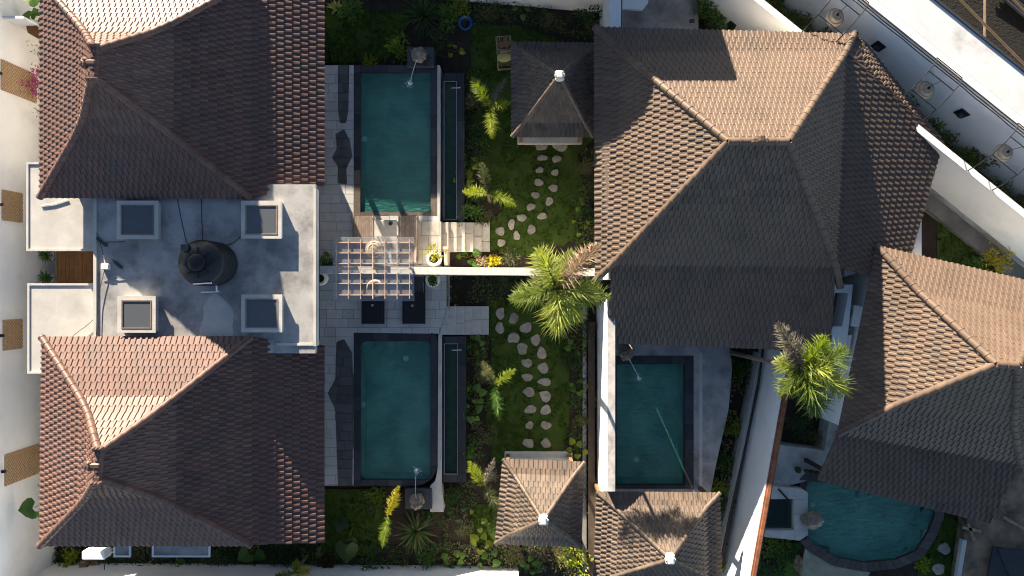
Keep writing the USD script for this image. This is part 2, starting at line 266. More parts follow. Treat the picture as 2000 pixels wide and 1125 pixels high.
pool2 = pool('rectangular teal pool with rounded lower corner beside the lower left villa', w2, o2, 0.0, 'black_stone', 'still teal water of the pool beside the lower left villa', seed=2, steps_at=shapely.Point(at(705, 667)[:2]))
w3, o3 = prect(1205, 712, 1336, 946, 0), prect(1196, 695, 1355, 955, 0)
pool3 = pool('narrow dark teal pool between concrete deck and long white wall', w3, o3, 0.0, 'black_stone', 'dark teal water of the pool in front of the large villa', seed=3)
w4 = pp([(1575, 940), (1700, 955), (1830, 995), (1812, 1040), (1790, 1075), (1750, 1092), (1690, 1098), (1635, 1088), (1590, 1062), (1570, 1035), (1578, 990)], 0).buffer(-0.3).buffer(0.6).buffer(-0.3)
o4 = w4.buffer(0.42)
p4 = thing('swimming_pool', 'curved free-form teal pool under the eave of the tilted right villa', 'pool')
obj('basin', cat(ex(w4, -1.4, -1.25), ex(w4.buffer(0.15).difference(w4), -1.4, -0.13)), 'basin', p4)
obj('rim_bed', ex(w4.buffer(.3).difference(w4.buffer(.004)), -.5, -.065), 'dark_brown_stone', p4)
c4 = np.array(w4.centroid.coords[0]); rim4 = o4.difference(w4.buffer(0.02)).difference(pp([(1480, 940), (1578, 940), (1578, 1056), (1480, 1056)], 0.15))
for i in range(46):
    a0, a1 = i * 2 * np.pi / 46, (i + 1) * 2 * np.pi / 46
    wedge = Polygon([c4, c4 + 9 * np.array([np.cos(a0), np.sin(a0)]), c4 + 9 * np.array([np.cos(a1), np.sin(a1)])]).intersection(rim4).buffer(-0.006)
    for g in getattr(wedge, 'geoms', [wedge]):
        if g.geom_type == 'Polygon' and g.area > 0.01: obj('coping_stone', ex(g, -0.06, 0.0), 'dark_brown_stone', p4)
tag(struct('water', grid_sheet(w4, -0.11, 0.5, 0, 1, 1), 'water'), 'green teal water of the curved pool', 'water')
pool_boxes.append(o4)
obj('step_ledge', ppx([(1575, 1062), (1600, 1085), (1650, 1110), (1700, 1118), (1690, 1135), (1560, 1135)], -0.12, -0.065), 'basin_green', p4)

# lower ground with holes for pools
holes = shapely.union_all([o.buffer(-0.02) for o in pool_boxes])
garden = g0.difference(holes)
struct('garden_soil', cat(grid_sheet(garden, GZ, 0.25, 0.10, 0.8, 3), ex(garden.buffer(-0.01), -2.5, GZ - 0.1)), 'soil', smooth=True)

# ---------------------------------------------------------------- terraces
def pavers(name, parent, poly, z0, z1, w, h, m, horiz=True, seed=0, gap=0.008, lim=320):
    rng = np.random.default_rng(seed); x0, y0, x1, y1 = poly.bounds; n = 0; y = y1
    while y > y0 and n < lim:
        x = x0 - rng.uniform(0, w)
        while x < x1:
            ww = w * rng.choice([0.5, 0.75, 1.0, 1.0])
            c = sbox(x, y - h, x + ww, y).intersection(poly).buffer(-gap, join_style=2); x += ww
            for g in getattr(c, 'geoms', [c]):
                if g.geom_type == 'Polygon' and g.area > 0.012:
                    obj(name, ex(g, z0, z1 + rng.uniform(-0.003, 0.003)), m if isinstance(m, str) else m(g), parent); n += 1
        y -= h
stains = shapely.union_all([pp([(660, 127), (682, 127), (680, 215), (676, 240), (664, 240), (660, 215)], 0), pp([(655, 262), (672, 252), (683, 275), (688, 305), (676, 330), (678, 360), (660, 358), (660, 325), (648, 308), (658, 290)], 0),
    pp([(657, 668), (672, 662), (688, 690), (690, 770), (688, 950), (660, 950), (655, 800), (640, 768), (655, 740)], 0)]).buffer(-.08).buffer(.2).buffer(-.12)  # outlines of the patches laid in darker pavers
t_up = pp([(612, 127), (691, 127), (691, 421), (855, 421), (860, 432), (860, 520), (612, 520)], 0)
t_lo = pp([(612, 532), (872, 532), (872, 600), (857, 655), (855, 652), (691, 650), (691, 949), (612, 949)], 0)
for nm, tp in (('upper_terrace', t_up), ('lower_terrace', t_lo)):
    t = struct('terrace', ex(tp, -0.96, -0.035), 'dark_concrete')
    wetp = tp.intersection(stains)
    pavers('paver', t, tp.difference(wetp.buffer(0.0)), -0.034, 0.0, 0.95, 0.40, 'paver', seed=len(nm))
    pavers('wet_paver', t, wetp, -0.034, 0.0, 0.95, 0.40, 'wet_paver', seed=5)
# corner fills and ledges of pools
def ledge(pts, z0, z1, label):
    return tag(struct('spill_wall', ppx(pts, z0, z1), 'pale_concrete'), label, 'wall')
ledge([(854, 127), (859, 127), (859, 432), (854, 421)], -0.95, 0.012, 'thin pale spill wall along the right edge of the upper left pool')
ledge([(856, 655), (861, 650), (861, 950), (866, 1000), (840, 1000), (840, 950), (850, 940), (855, 915)], -0.95, 0.012, 'thin pale spill wall along the right edge of the lower left pool, widening at its foot')

# troughs
def trough(x0, y0, x1, y1, wx0, wy0, wx1, wy1, label, wl, seed):
    z = -0.45; t = thing('water_trough', label, 'trough')
    o, w = prect(x0, y0, x1, y1, z), prect(wx0, wy0, wx1, wy1, z)
    obj('basin', cat(ex(o, -0.96, z - 0.30)), 'black_stone', t)
    ring_blocks('rim_stone', w, o, z - 0.29, z, 'black_stone', t, 0.9, seed)
    obj('floor', ex(w, z - 0.29, z - 0.22), 'basin_green', t)
    obj('lip', cat(ex(w.buffer(0.025, join_style=2).difference(w), z - 0.0, z + 0.03)), 'grey_metal', t)
    tag(struct('water', ex(w.buffer(-0.005), z - 0.06, z - 0.055), 'still_water'), wl, 'water')
    a = at((wx0 + wx1) / 2 + 2, wy0 + 12, z)
    obj('spout_pipe', cat(tube([a, a + [0.42, 0.02, 0.02]], 0.03)), 'grey_metal', t)
trough(863, 143, 907, 432, 868, 160, 891, 428, 'long black stone trough with greenish water right of the upper left pool', 'greenish shallow water in the upper trough', 11)
trough(863, 657, 910, 942, 869, 672, 893, 925, 'long black stone trough with greenish water right of the lower left pool', 'greenish shallow water in the lower trough', 12)

# steps
def steps(x0, x1, y0, y1, n, label, m, seed):
    s = thing('garden_steps', label, 'steps'); rng = np.random.default_rng(seed); xs = np.linspace(x0, x1, n + 1)
    for i in range(n):
        z1 = -0.12 - 0.13 * i; a, b = at(xs[i], y0, z1), at(xs[i + 1], y1, z1); cut = rng.uniform(0.35, 0.65)
        ym = a[1] + (b[1] - a[1]) * cut
        for ya, yb in ((a[1], ym), (ym, b[1])): obj('tread_slab', bevel_box(a[0] - 0.02 + 0.0, min(ya, yb) + 0.005, z1 - 0.06, b[0] - 0.004, max(ya, yb) - 0.005, z1 + rng.uniform(-0.003, 0.003), 0.012), m, s)
        obj('riser', bx(a[0], b[1] + 0.02, -1.0, b[0] - 0.02, a[1] - 0.02, z1 - 0.062), m, s)
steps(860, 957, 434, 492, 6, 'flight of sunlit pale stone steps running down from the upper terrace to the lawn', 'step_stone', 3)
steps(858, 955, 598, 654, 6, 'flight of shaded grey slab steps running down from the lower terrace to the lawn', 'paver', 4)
ldg = pp([(817, 432), (862, 432), (862, 518), (817, 518)], 0.02)
t = thing('landing', 'sunlit pale slab landing at the head of the upper steps', 'landing'); obj('base', ex(ldg.buffer(-0.01), -0.03, 0.006), 'dark_concrete', t); pavers('slab', t, ldg, 0.006, 0.02, 0.8, 0.62, 'step_stone', seed=8)

# side paving of large villa, alley, others
struct('deck', ppx([(1180, 670), (1425, 675), (1430, 720), (1423, 800), (1400, 900), (1388, 962), (1180, 962)], -0.97, -0.02).difference(ex(o3, -3, 1)) if False else ex(pp([(1180, 670), (1425, 675), (1430, 720), (1423, 800), (1400, 900), (1388, 962), (1180, 962)], -0.02).difference(o3), -0.97, -0.02), 'concrete')
d = pp([(1366, 690), (1372, 690), (1372, 955), (1366, 955)], 0); obj('expansion_strip', ex(d, -0.02, -0.014), 'pale_concrete', stage.GetPrimAtPath('/World/deck'))
struct('pavement', ppx([(1214, -60), (1364, -60), (1364, 70), (1214, 70)], -0.97, -0.15), 'concrete')
ND, AD = np.array([0.627, 0.779]), np.array([0.779, -0.627])      # across and along the slanting alley
def nd(n, a): return ND * n + AD * a
def strip(n0, n1, a0, a1, z0, z1): return ex(Polygon([nd(n0, a0), nd(n0, a1), nd(n1, a1), nd(n1, a0)]), z0, z1)
struct('alley', strip(14.9, 16.75, -16, 22, -0.97, -0.3), 'concrete')
struct('patio', ppx([(1515, 868), (1610, 880), (1640, 700), (1660, 700), (1650, 900), (1610, 930), (1500, 960)], -0.97, -0.05), 'concrete')
struct('yard', ppx([(1930, 860), (2100, 860), (2100, 1160), (1868, 1160), (1890, 1000), (1935, 1015)], -0.97, -0.35), 'rubble')
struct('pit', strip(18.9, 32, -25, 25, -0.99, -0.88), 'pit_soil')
struct('lane', ppx([(-80, -100), (85, -100), (85, 1250), (-80, 1250)], -0.97, -0.40), 'pale_concrete')

# lawns
L1 = lawn([(920, 50), (1010, 50), (1120, 85), (1165, 90), (1165, 265), (1130, 300), (1140, 400), (1120, 470), (1040, 498), (955, 490), (950, 440), (985, 412), (962, 380), (942, 330), (935, 260), (920, 180)], seed=1)
L2 = lawn([(950, 585), (1080, 575), (1105, 640), (1112, 720), (1108, 860), (1100, 905), (960, 905), (950, 800), (960, 700)], seed=2)
L3 = lawn([(625, 18), (800, 25), (790, 70), (755, 118), (690, 122), (625, 122)], seed=3)
L4 = lawn([(625, 955), (745, 955), (755, 1020), (730, 1085), (625, 1085)], seed=4)
L5 = lawn([(1830, 410), (1860, 420), (1945, 500), (1930, 540), (1830, 520)], seed=5)
L6 = lawn([(1812, 1005), (1880, 1015), (1870, 1130), (1790, 1130)], seed=6)
L7 = lawn([(925, 985), (985, 985), (970, 1060), (915, 1060)], seed=7)
names = {1: 'short green grass of the upper garden with stepping stones', 2: 'short green grass of the lower garden with stepping stones', 3: 'dark grass above the upper left pool', 4: 'dark grass below the lower left pool', 5: 'dark grass below the slanting alley wall', 6: 'dark grass right of the curved pool', 7: 'dark grass left of the lower pavilion'}
bl = []
for k in range(7):
    a = k * 2.4; dx, dy = math.cos(a), math.sin(a); h = 0.05 + 0.02 * (k % 3)
    p = np.array([dx, dy, 0]) * 0.02; s = np.array([-dy, dx, 0]) * 0.011; tip = p + np.array([dx * 0.035, dy * 0.035, h])
    bl.append(trimesh.Trimesh([p - s, p + s, tip], [[0, 1, 2]], process=False))
for k, (poly, z, dens) in lawns.items():
    s = struct('lawn', grid_sheet(poly, z + 0.01, 0.2, 0.05, 0.9, k), 'grass_ground', smooth=True); tag(s, names[k], 'lawn')
    rng = np.random.default_rng(k); x0, y0, x1, y1 = poly.bounds; n = int((x1 - x0) * (y1 - y0) * dens)
    pts = np.stack([rng.uniform(x0, x1, n), rng.uniform(y0, y1, n)], 1); keep = shapely.contains_xy(poly, pts[:, 0], pts[:, 1])
    pts = pts[keep]; pts = pts[meshkit.fbm(np.c_[pts * 1.5, 0 * pts[:, 0]], 3, 4) > 0.36]
    pi = UsdGeom.PointInstancer.Define(stage, numbered('/World', 'grass')); q = pi.GetPrim()
    usdkit.mesh(stage, str(q.GetPath()) + '/tuft', cat(bl), M['grass_blade'])
    pi.CreatePrototypesRel().SetTargets([str(q.GetPath()) + '/tuft']); pi.CreateProtoIndicesAttr(Vt.IntArray([0] * len(pts)))
    pi.CreatePositionsAttr(Vt.Vec3fArray.FromNumpy(np.c_[pts, np.full(len(pts), z)].astype(np.float32)))
    an = rng.uniform(0, np.pi, len(pts)); pi.CreateOrientationsAttr(Vt.QuathArray([Gf.Quath(float(math.cos(x)), 0, 0, float(math.sin(x))) for x in an]))
    sc = rng.uniform(0.7, 1.5, len(pts)); pi.CreateScalesAttr(Vt.Vec3fArray.FromNumpy(np.stack([sc, sc, sc], 1).astype(np.float32)))
    tag(q, 'grass blades: ' + names[k], 'grass', None, 'stuff')

# ---------------------------------------------------------------- roofs
PROF = np.array([(0.0, 0.0), (0.50, 0.0), (0.55, 0.028), (0.62, 0.037), (0.90, 0.038), (0.97, 0.030), (1.0, 0.0)])
NPR = len(PROF)
def tile_set(A, B, C, D, tw=0.235, expo=0.30, parity=0, flip=False):
    """Vertices (n, 3*NPR, 3) of the tiles over a quad A B (eave, left to right seen from outside) C D (upper edge)."""
    A, B, C, D = (np.asarray(x, float) for x in (A, B, C, D))
    u = (B - A) / np.linalg.norm(B - A); n = np.cross(u, (C + D) / 2 - (A + B) / 2); n /= np.linalg.norm(n)
    vl = np.linalg.norm((C + D) / 2 - (A + B) / 2); rows = max(1, round(vl / expo)); out = []
    def edge(t): return A + (D - A) * t, B + (C - B) * t
    for j in range(rows):
        t0, t1 = (j - (0.12 if j == 0 else 0)) / rows, min(1.0, (j + 1.15) / rows)
        l0, r0 = edge(t0); l1, r1 = edge(t1)
        a0, b0, a1, b1 = (l0 - A) @ u, (r0 - A) @ u, (l1 - A) @ u, (r1 - A) @ u
        off = tw * 0.5 * ((j + parity) % 2)
        k0, k1 = math.floor((min(a0, a1) - off) / tw) - 1, math.ceil((max(b0, b1) - off) / tw) + 1
        for k in range(k0, k1):
            base = k * tw + off
            if base > max(b0, b1) - 0.02 or base + tw < min(a0, a1) + 0.02: continue
            us = base + (PROF[:, 0] if not flip else 1 - PROF[::-1, 0]) * tw; hs = PROF[:, 1] if not flip else PROF[::-1, 1]
            def row(l, r, a, b, h):
                q = np.clip(us, a, b); w = max(b - a, 1e-6)
                return l + (r - l) * ((q - a) / w)[:, None] + n * h[:, None]
            jit = R.uniform(-0.003, 0.005)
            bot = row(l0, r0, a0, b0, hs + 0.030 + jit); top = row(l1, r1, a1, b1, hs * 0.9 + 0.004); low = row(l0, r0, a0, b0, hs * 0 - 0.01)
            if np.linalg.norm(bot[0] - bot[-1]) + np.linalg.norm(top[0] - top[-1]) < 0.12: continue
            out.append(np.vstack([low, bot, top]))
    return np.array(out).reshape(-1, 3 * NPR, 3)
TF = []
for i in range(NPR - 1):
    for r in (0, NPR):
        a, b = r + i, r + i + 1; TF += [[a, b, b + NPR], [a, b + NPR, a + NPR]]
TF += [[NPR, 2 * NPR, 0], [2 * NPR - 1, NPR - 1, 3 * NPR - 1]]
TF = np.array(TF)
def roof(parent, quads, hips, m, ridge_r=0.135, tw=0.225, expo=0.30, thick=0.10):
    deck = []
    for q in quads:
        P = np.array(q[:4], float); n = np.cross(P[1] - P[0], (P[2] + P[3]) / 2 - (P[0] + P[1]) / 2); n /= np.linalg.norm(n)
        V = np.vstack([P - n * 0.012, P - np.array([0, 0, thick])])
        deck.append(trimesh.Trimesh(V, [[0, 1, 2], [0, 2, 3], [6, 5, 4], [7, 6, 4]] + [x for i in range(4) for x in ([i, i + 4, (i + 1) % 4 + 4], [i, (i + 1) % 4 + 4, (i + 1) % 4])], process=False))
    rf = obj('roof', cat(deck), 'roof_deck', parent)
    T = np.vstack([tile_set(*q[:4], tw=tw, expo=expo, parity=i % 2, flip=(len(q) > 4 and q[4])) for i, q in enumerate(quads)])
    # seen size of each tile
    s = T[:, NPR:, :2] / (EYE - T[:, NPR:, 2:3]) * FPX; a, b, c = s[:, 0], s[:, NPR - 1], s[:, NPR]
    area = np.abs((b[:, 0] - a[:, 0]) * (c[:, 1] - a[:, 1]) - (b[:, 1] - a[:, 1]) * (c[:, 0] - a[:, 0]))
    area[(np.abs(s[:, 0, 0]) > 1000) | (np.abs(s[:, 0, 1]) > 562)] = 0
    order = np.argsort(-area); one, rest = order[:300], order[300:]
    for i in one: obj('roof_tile', trimesh.Trimesh(T[i], TF, process=False), m, rf)
    if len(rest):
        F = (TF[None] + (np.arange(len(rest)) * 3 * NPR)[:, None, None]).reshape(-1, 3)
        obj('roof_tile_field', trimesh.Trimesh(T[rest].reshape(-1, 3), F, process=False), m, rf, kind='stuff')
    for h in hips: ridge(rf, h, m, ridge_r)
    return rf
def ridge(rf, pts, m, r=0.115, lift=0.05, L=0.40):
    pts = np.array(pts, float); seg = np.linalg.norm(np.diff(pts, axis=0), axis=1); s = np.r_[0, np.cumsum(seg)]; n = max(2, round(s[-1] / L))
    e = np.linspace(0, s[-1], n + 1); P = np.stack([np.interp(e, s, pts[:, k]) for k in range(3)], 1)
    for i in range(n):
        a, b = P[i], P[i + 1]; d = (b - a) / np.linalg.norm(b - a); side = np.cross(d, [0, 0, 1.0]); side /= max(np.linalg.norm(side), 1e-6); up = np.cross(side, d)
        V = []
        for q, rr, lf in ((a - d * 0.03, r * 1.06, lift + 0.01), (a + d * 0.04, r * 1.06, lift + 0.01), (a + d * 0.045, r, lift), (b, r * 0.94, lift)):
            for t in np.linspace(-0.25, np.pi + 0.25, 8): V.append(q + side * math.cos(t) * rr + up * (math.sin(t) * rr + lf - 0.02))
        F = []
        for k in range(3):
            for j in range(7):
                p = k * 8 + j; F += [[p, p + 8, p + 9], [p, p + 9, p + 1]]
        F += [[0, j, j + 1] for j in range(1, 7)] + [[24, 24 + j + 1, 24 + j] for j in range(1, 7)]
        obj('ridge_tile', trimesh.Trimesh(V, F, process=False), m, rf, smooth=35)
def tiers(rings):
    """rings: lists of 4 corners SW, SE, NE, NW from the eave up."""
    q = []
    for lo, hi in zip(rings, rings[1:]):
        for i in range(4): q.append((lo[i], lo[(i + 1) % 4], hi[(i + 1) % 4], hi[i]))
    return q
def hip(rings, i): return [r[i] for r in rings]
A3 = lambda *p: np.array(p, float)

# left villas -------------------------------------------------------------------
def left_villa(label, eave, ridge_px, ext, m, ridge_z=6.4, eave_z=3.2, kink=0.67, kink_z=4.85, ext_z=2.25):
    v = thing('villa', label, 'villa')
    E = [at(*p, eave_z) for p in eave]; Sx, Nx = at(*ridge_px[0], ridge_z), at(*ridge_px[1], ridge_z); T = [Sx, Sx, Nx, Nx]
    T = [Sx + [-0.05, 0, 0], Sx + [0.05, 0, 0], Nx + [0.05, 0, 0], Nx + [-0.05, 0, 0]]
    K = [e + (t - e) * kink for e, t in zip(E, T)]
    for k in K: k[2] = kink_z
    # softened bend in two more rings
    K0 = [e + (k - e) * 0.86 for e, k in zip(E, K)]; K1 = [k + (t - k) * 0.16 for k, t in zip(K, T)]
    for k in K0: k[2] -= 0.015
    rings = [E, K0, K1, T]
    quads = tiers(rings)
    X = [at(*p, ext_z) for p in ext]                     # outer edge of the low-pitched porch roof, south end then north end
    quads.append((X[0], X[1], E[2], E[1]))
    hips = [hip(rings, i) for i in range(4)] + [[Sx + [0, -0.1, 0], Nx + [0, 0.1, 0]]]
    rf = roof(v, quads, hips, m)
    x0, x1, y0, y1 = E[0][0] + 0.7, E[1][0] - 0.4, E[0][1] + 0.7, E[3][1] - 0.7
    obj('wall', bx(x0, y0, -0.96, x1, y1, eave_z - 0.02), 'white_wall', v)
    for k, y in enumerate(np.linspace(X[0][1] + 0.3, X[1][1] - 0.3, 4)): obj('porch_post', bx(X[0][0] - 1.25, y - 0.09, -0.02, X[0][0] - 1.07, y + 0.09, ext_z + 0.25), 'dark_wood', v)
    obj('porch_beam', bx(X[0][0] - 1.26, X[0][1] + 0.1, ext_z + 0.05, X[0][0] - 1.06, X[1][1] - 0.1, ext_z + 0.22), 'dark_wood', v)
    # dark carved crest on the ridge ends
    for q, s in ((Sx, -1), (Nx, 1)):
        parts = [bevel_box(q[0] - 0.15, q[1] - 0.17, q[2] - 0.1, q[0] + 0.15, q[1] + 0.17, q[2] + 0.16, 0.06)]
        for k in range(3):
            c = trimesh.creation.cone(0.09, 0.22, sections=8); c.apply_translation([q[0] + (k - 1) * 0.13, q[1] + s * 0.1, q[2] + 0.12]); parts.append(c)
        obj('ridge_crest', cat(parts), m, rf)
    c = (Sx + Nx) / 2; obj('ridge_crest', cat(bevel_box(c[0] - 0.34, c[1] - 0.10, c[2] - 0.05, c[0] + 0.12, c[1] + 0.10, c[2] + 0.2, 0.05), lump((c[0] - .3, c[1], c[2] + .1), (.14, .2, .14), 2, 2, .5)), m, rf)
    return v
left_villa('upper left villa with steep dark brown tiled hip roof whose north slope glows in sun', [(80, 384), (489, 386), (489, -36), (80, -36)], [(184, 152), (188, 97)], [(632, 362), (632, -45)], 'roof_red')
left_villa('lower left villa with reddish brown tiled hip roof below the flat concrete roof', [(80, 1064), (490, 1064), (490, 659), (84, 660)], [(193, 936), (196, 880)], [(632, 1060), (632, 675)], 'roof_red')

# large villa --------------------------------------------------------------------
bv = thing('villa', 'largest villa, tall brown tiled roof with short ridge in the right centre', 'villa')
R1, R2 = at(1422, 277, 6.6), at(1539, 277, 6.6)
nw, ne, sw = at(1163, 55, 2.9), at(1668, 68, 2.9), at(1164, 546, 2.9)
nwk, nek, swk, sek = at(1216, 104, 3.45), at(1650, 104, 3.45), at(1196, 516, 3.45), at(1632, 520, 3.45)
e0, e1, e2, e3 = at(1640, 562, 2.85), at(1838, 500, 2.15), at(1840, 275, 2.15), at(1690, 84, 2.75)
s0, s1 = at(1184, 668, 2.25), at(1622, 684, 2.25)
quads = [(ne, nw, nwk, nek), (nek, nwk, R1, R2), (nw, sw, swk, nwk), (nwk, swk, R1, R1), (swk, sek, R2, R1), (s0, s1, sek, swk),
         (sek, nek, R2, R2), (at(1760, 560, 2.5), e2, nek, sek), (e2, e3, ne, nek)]
rf = roof(bv, quads, [[nw, nwk, R1], [sw, swk, R1], [nek, R2], [sek, R2], [R1, R2], [ne, nek], [at(1640, 560, 3.1), sek]], 'roof_brown')
obj('wall', ex(Polygon([at(1182, 80, 2.8)[:2], at(1655, 85, 2.8)[:2], at(1640, 545, 2.8)[:2], at(1190, 545, 2.8)[:2]]), -0.96, 2.85), 'white_wall', bv)
obj('wall', ex(Polygon([at(1660, 110, 2.0)[:2], at(1800, 280, 2.0)[:2], at(1800, 500, 2.0)[:2], at(1650, 540, 2.0)[:2]]), -0.96, 2.0), 'white_wall', bv)
for px in (1200, 1335, 1470, 1605):
    c = at(px, 655, 2.1); obj('porch_post', bx(c[0] - 0.08, c[1] + 0.12, -0.02, c[0] + 0.08, c[1] + 0.28, 2.2), 'dark_wood', bv)
c = (R1 + R2) / 2; obj('ridge_crest', cat(bevel_box(c[0] - 0.28, c[1] - 0.1, c[2] + 0.05, c[0] + 0.28, c[1] + 0.1, c[2] + 0.26, 0.04), bevel_box(c[0] - 0.1, c[1] - 0.08, c[2] + 0.2, c[0] + 0.1, c[1] + 0.16, c[2] + 0.42, 0.04)), 'roof_brown', rf)

# unseen villa added beyond the top wall, roof shaped to cast shade
nb = thing('villa', 'unseen white villa with brown hip roof added beyond the top wall for its shadow', 'villa')
def nbq(x0, x1, y0, y1, ez, rx0, rx1, ry, rz):
    E = [A3(x0, y0, ez), A3(x1, y0, ez), A3(x1, y1, ez), A3(x0, y1, ez)]; a, b = A3(rx0, ry, rz), A3(rx1, ry, rz)
    rf = roof(nb, [(E[0], E[1], b, a), (E[1], E[2], b, b), (E[2], E[3], a, b), (E[3], E[0], a, a)], [[E[0], a], [E[1], b], [E[2], b], [E[3], a], [a, b]], 'roof_brown')
    obj('wall', bx(x0 + .5, y0 + .5, -.96, x1 - .5, y1 - .5, ez), 'white_wall', nb)
nbq(-4.4, 5.0, 13.4, 19.4, 2.75, 0.7, 4.4, 16.2, 6.6)

# right tilted villa --------------------------------------------------------------
rv = thing('villa', 'right villa with tilted brown tiled roof cut by the frame edge', 'villa')
P1, P2 = at(1944, 711, 6.4), at(1986, 714, 6.4)
rnw, rsw = at(1713, 482, 3.0), at(1637, 846, 3.0)
knw, ksw = at(1805, 596, 4.1), at(1778, 772, 4.3); knw = (rnw + (P1 - rnw) * 0.42); knw[2] = 4.15; ksw = rsw + (P1 - rsw) * 0.42; ksw[2] = 4.15
rne = at(2075, 566, 3.0); kne = rne + (P2 - rne) * 0.42; kne[2] = 4.15
rse = at(1992, 905, 3.0); kse = rse + (P2 - rse) * 0.42; kse[2] = 4.15
x0, x1 = at(1598, 936, 2.3), at(1932, 1020, 2.3)
quads = [(rne, rnw, knw, kne), (kne, knw, P1, P2), (rnw, rsw, ksw, knw), (knw, ksw, P1, P1), (rsw, rse, kse, ksw), (ksw, kse, P2, P1), (x0, x1, rse, rsw), (rse, rne, kne, kse), (kse, kne, P2, P2)]
roof(rv, quads, [[rnw, knw, P1], [rsw, ksw, P1], [rse, kse, P2], [rne, kne, P2], [P1, P2]], 'roof_brown')
obj('wall', ex(Polygon([tuple(x) for x in (at(1725, 505, 3)[:2], at(1660, 840, 3)[:2], at(1970, 895, 3)[:2], at(2050, 585, 3)[:2])]), -0.96, 2.95), 'white_wall', rv)
for px, py in ((1620, 925), (1760, 962), (1905, 1000)):
    c = at(px, py, 2.2); obj('porch_post', bx(c[0] - 0.07, c[1] - 0.07, -0.06, c[0] + 0.07, c[1] + 0.07, 2.32), 'dark_wood', rv)

# pavilions ------------------------------------------------------------------------
def pavilion(label, eave, apex, ez, az, m, kf=0.30, floor_z=-0.7, kz=None):
    p = thing('pavilion', label, 'pavilion')
    E = [at(*q, ez) for q in eave]; Tp = at(*apex, az); T = [Tp + [-.06, -.06, 0], Tp + [.06, -.06, 0], Tp + [.06, .06, 0], Tp + [-.06, .06, 0]]
    K = [e + (t - e) * kf for e, t in zip(E, T)]
    for k in K: k[2] = kz or ez + (az - ez) * kf * 0.62
    rings = [E, K, T]
    rf = roof(p, tiers(rings), [hip(rings, i) for i in range(4)], m, ridge_r=0.085, tw=0.195, expo=0.25, thick=0.08)
    obj('finial', cat(bevel_box(Tp[0] - .17, Tp[1] - .19, az - 0.08, Tp[0] + .17, Tp[1] + .19, az + 0.16, 0.04), bevel_box(Tp[0] - .12, Tp[1] - .14, az + 0.15, Tp[0] + .12, Tp[1] + .14, az + 0.28, 0.04),
        bevel_box(Tp[0] - .20, Tp[1] - .07, az + 0.0, Tp[0] + .20, Tp[1] + .07, az + 0.22, 0.05)), 'pale_stone', rf)
    cx, cy = np.mean([e[0] for e in E]), np.mean([e[1] for e in E]); hx, hy = (E[1][0] - E[0][0]) / 2 - 0.35, (E[3][1] - E[0][1]) / 2 - 0.35
    obj('platform', bevel_box(cx - hx - 0.15, cy - hy - 0.15, -1.0, cx + hx + 0.15, cy + hy + 0.15, floor_z, 0.03), 'pale_concrete', p)
    for sx in (-1, 1):
        for sy in (-1, 1): obj('post', bx(cx + sx * hx - .07, cy + sy * hy - .07, floor_z, cx + sx * hx + .07, cy + sy * hy + .07, ez + 0.12), 'teak', p)
    return p
pavilion('upper pavilion with pyramid tile roof touching the large villa, white finial', [(1001, 266), (1158, 266), (1163, 86), (1000, 84)], (1093, 149), 1.75, 3.5, 'roof_grey', kf=0.28)
pavilion('lower pavilion with pyramid tile roof at the foot of the stepping stones', [(969, 1060), (1132, 1066), (1140, 904), (984, 898)], (1061, 1014), 1.75, 3.5, 'roof_grey', kf=0.30)
pavilion('pavilion with pyramid tile roof below the dark pool of the large villa', [(1160, 1143), (1408, 1143), (1404, 964), (1167, 962)], (1308, 1090), 1.9, 4.0, 'roof_grey', kf=0.26)
b = at(985, 893, -0.4); c = at(1110, 906, -0.4); tag(obj('stone_bench', cat(bevel_box(b[0], c[1], -0.95, c[0], c[1] + 0.24, -0.45, 0.03)), 'pale_concrete'), 'long pale bench ledge at the head of the lower pavilion', 'bench')

# flat concrete roof between the left villas ------------------------------------------
an = thing('flat_roof_building', 'flat grey concrete roof with four hatches and a black tank between left villas', 'building')
FZ = 3.0
obj('roof_slab', ppx([(183, 360), (616, 360), (616, 690), (183, 690)], 2.75, FZ), 'concrete', an)
obj('wall', ppx([(190, 372), (556, 372), (556, 678), (190, 678)], -0.96, 2.75), 'white_wall', an)
obj('parapet', cat(pbox(612, 368, 617, 676, 2.70, FZ + 0.12)), 'pale_concrete', an)
obj('parapet', cat(pbox(540, 670, 611, 675, 2.70, FZ + 0.04)), 'pale_concrete', an)
obj('kerb', cat(pbox(182, 386, 188, 660, 2.7, FZ + 0.07)), 'pale_concrete', an)
a = at(622, 385, 2.3); b = at(632, 665, 2.3); obj('eave_board', bx(a[0] - 0.25, b[1], 2.2, a[0] + 0.02, a[1], 2.45), 'dark_wood', an)
for (x0, y0, x1, y1, gm) in ((228, 392, 309, 467, 0), (471, 392, 550, 466, 0), (229, 578, 304, 650, 1), (471, 575, 551, 649, 0)):
    z = FZ + 0.32; fr = pp([(x0, y0), (x1, y0), (x1, y1), (x0, y1)], z); fi = fr.buffer(-0.16, join_style=2)
    s = obj('skylight', cat(ex(fr.buffer(-0.05, join_style=2), FZ, z - 0.03), ex(fr.difference(fi), z - 0.03, z)), 'pale_concrete', an)
    obj('glass', ex(fi.buffer(-0.03), z - 0.029, z - 0.012), 'hatch_glass', s)
    obj('frame', cat(ex(fi.buffer(-0.0).difference(fi.buffer(-0.05, join_style=2)), z - 0.028, z + 0.015)), 'grey_teak', s)
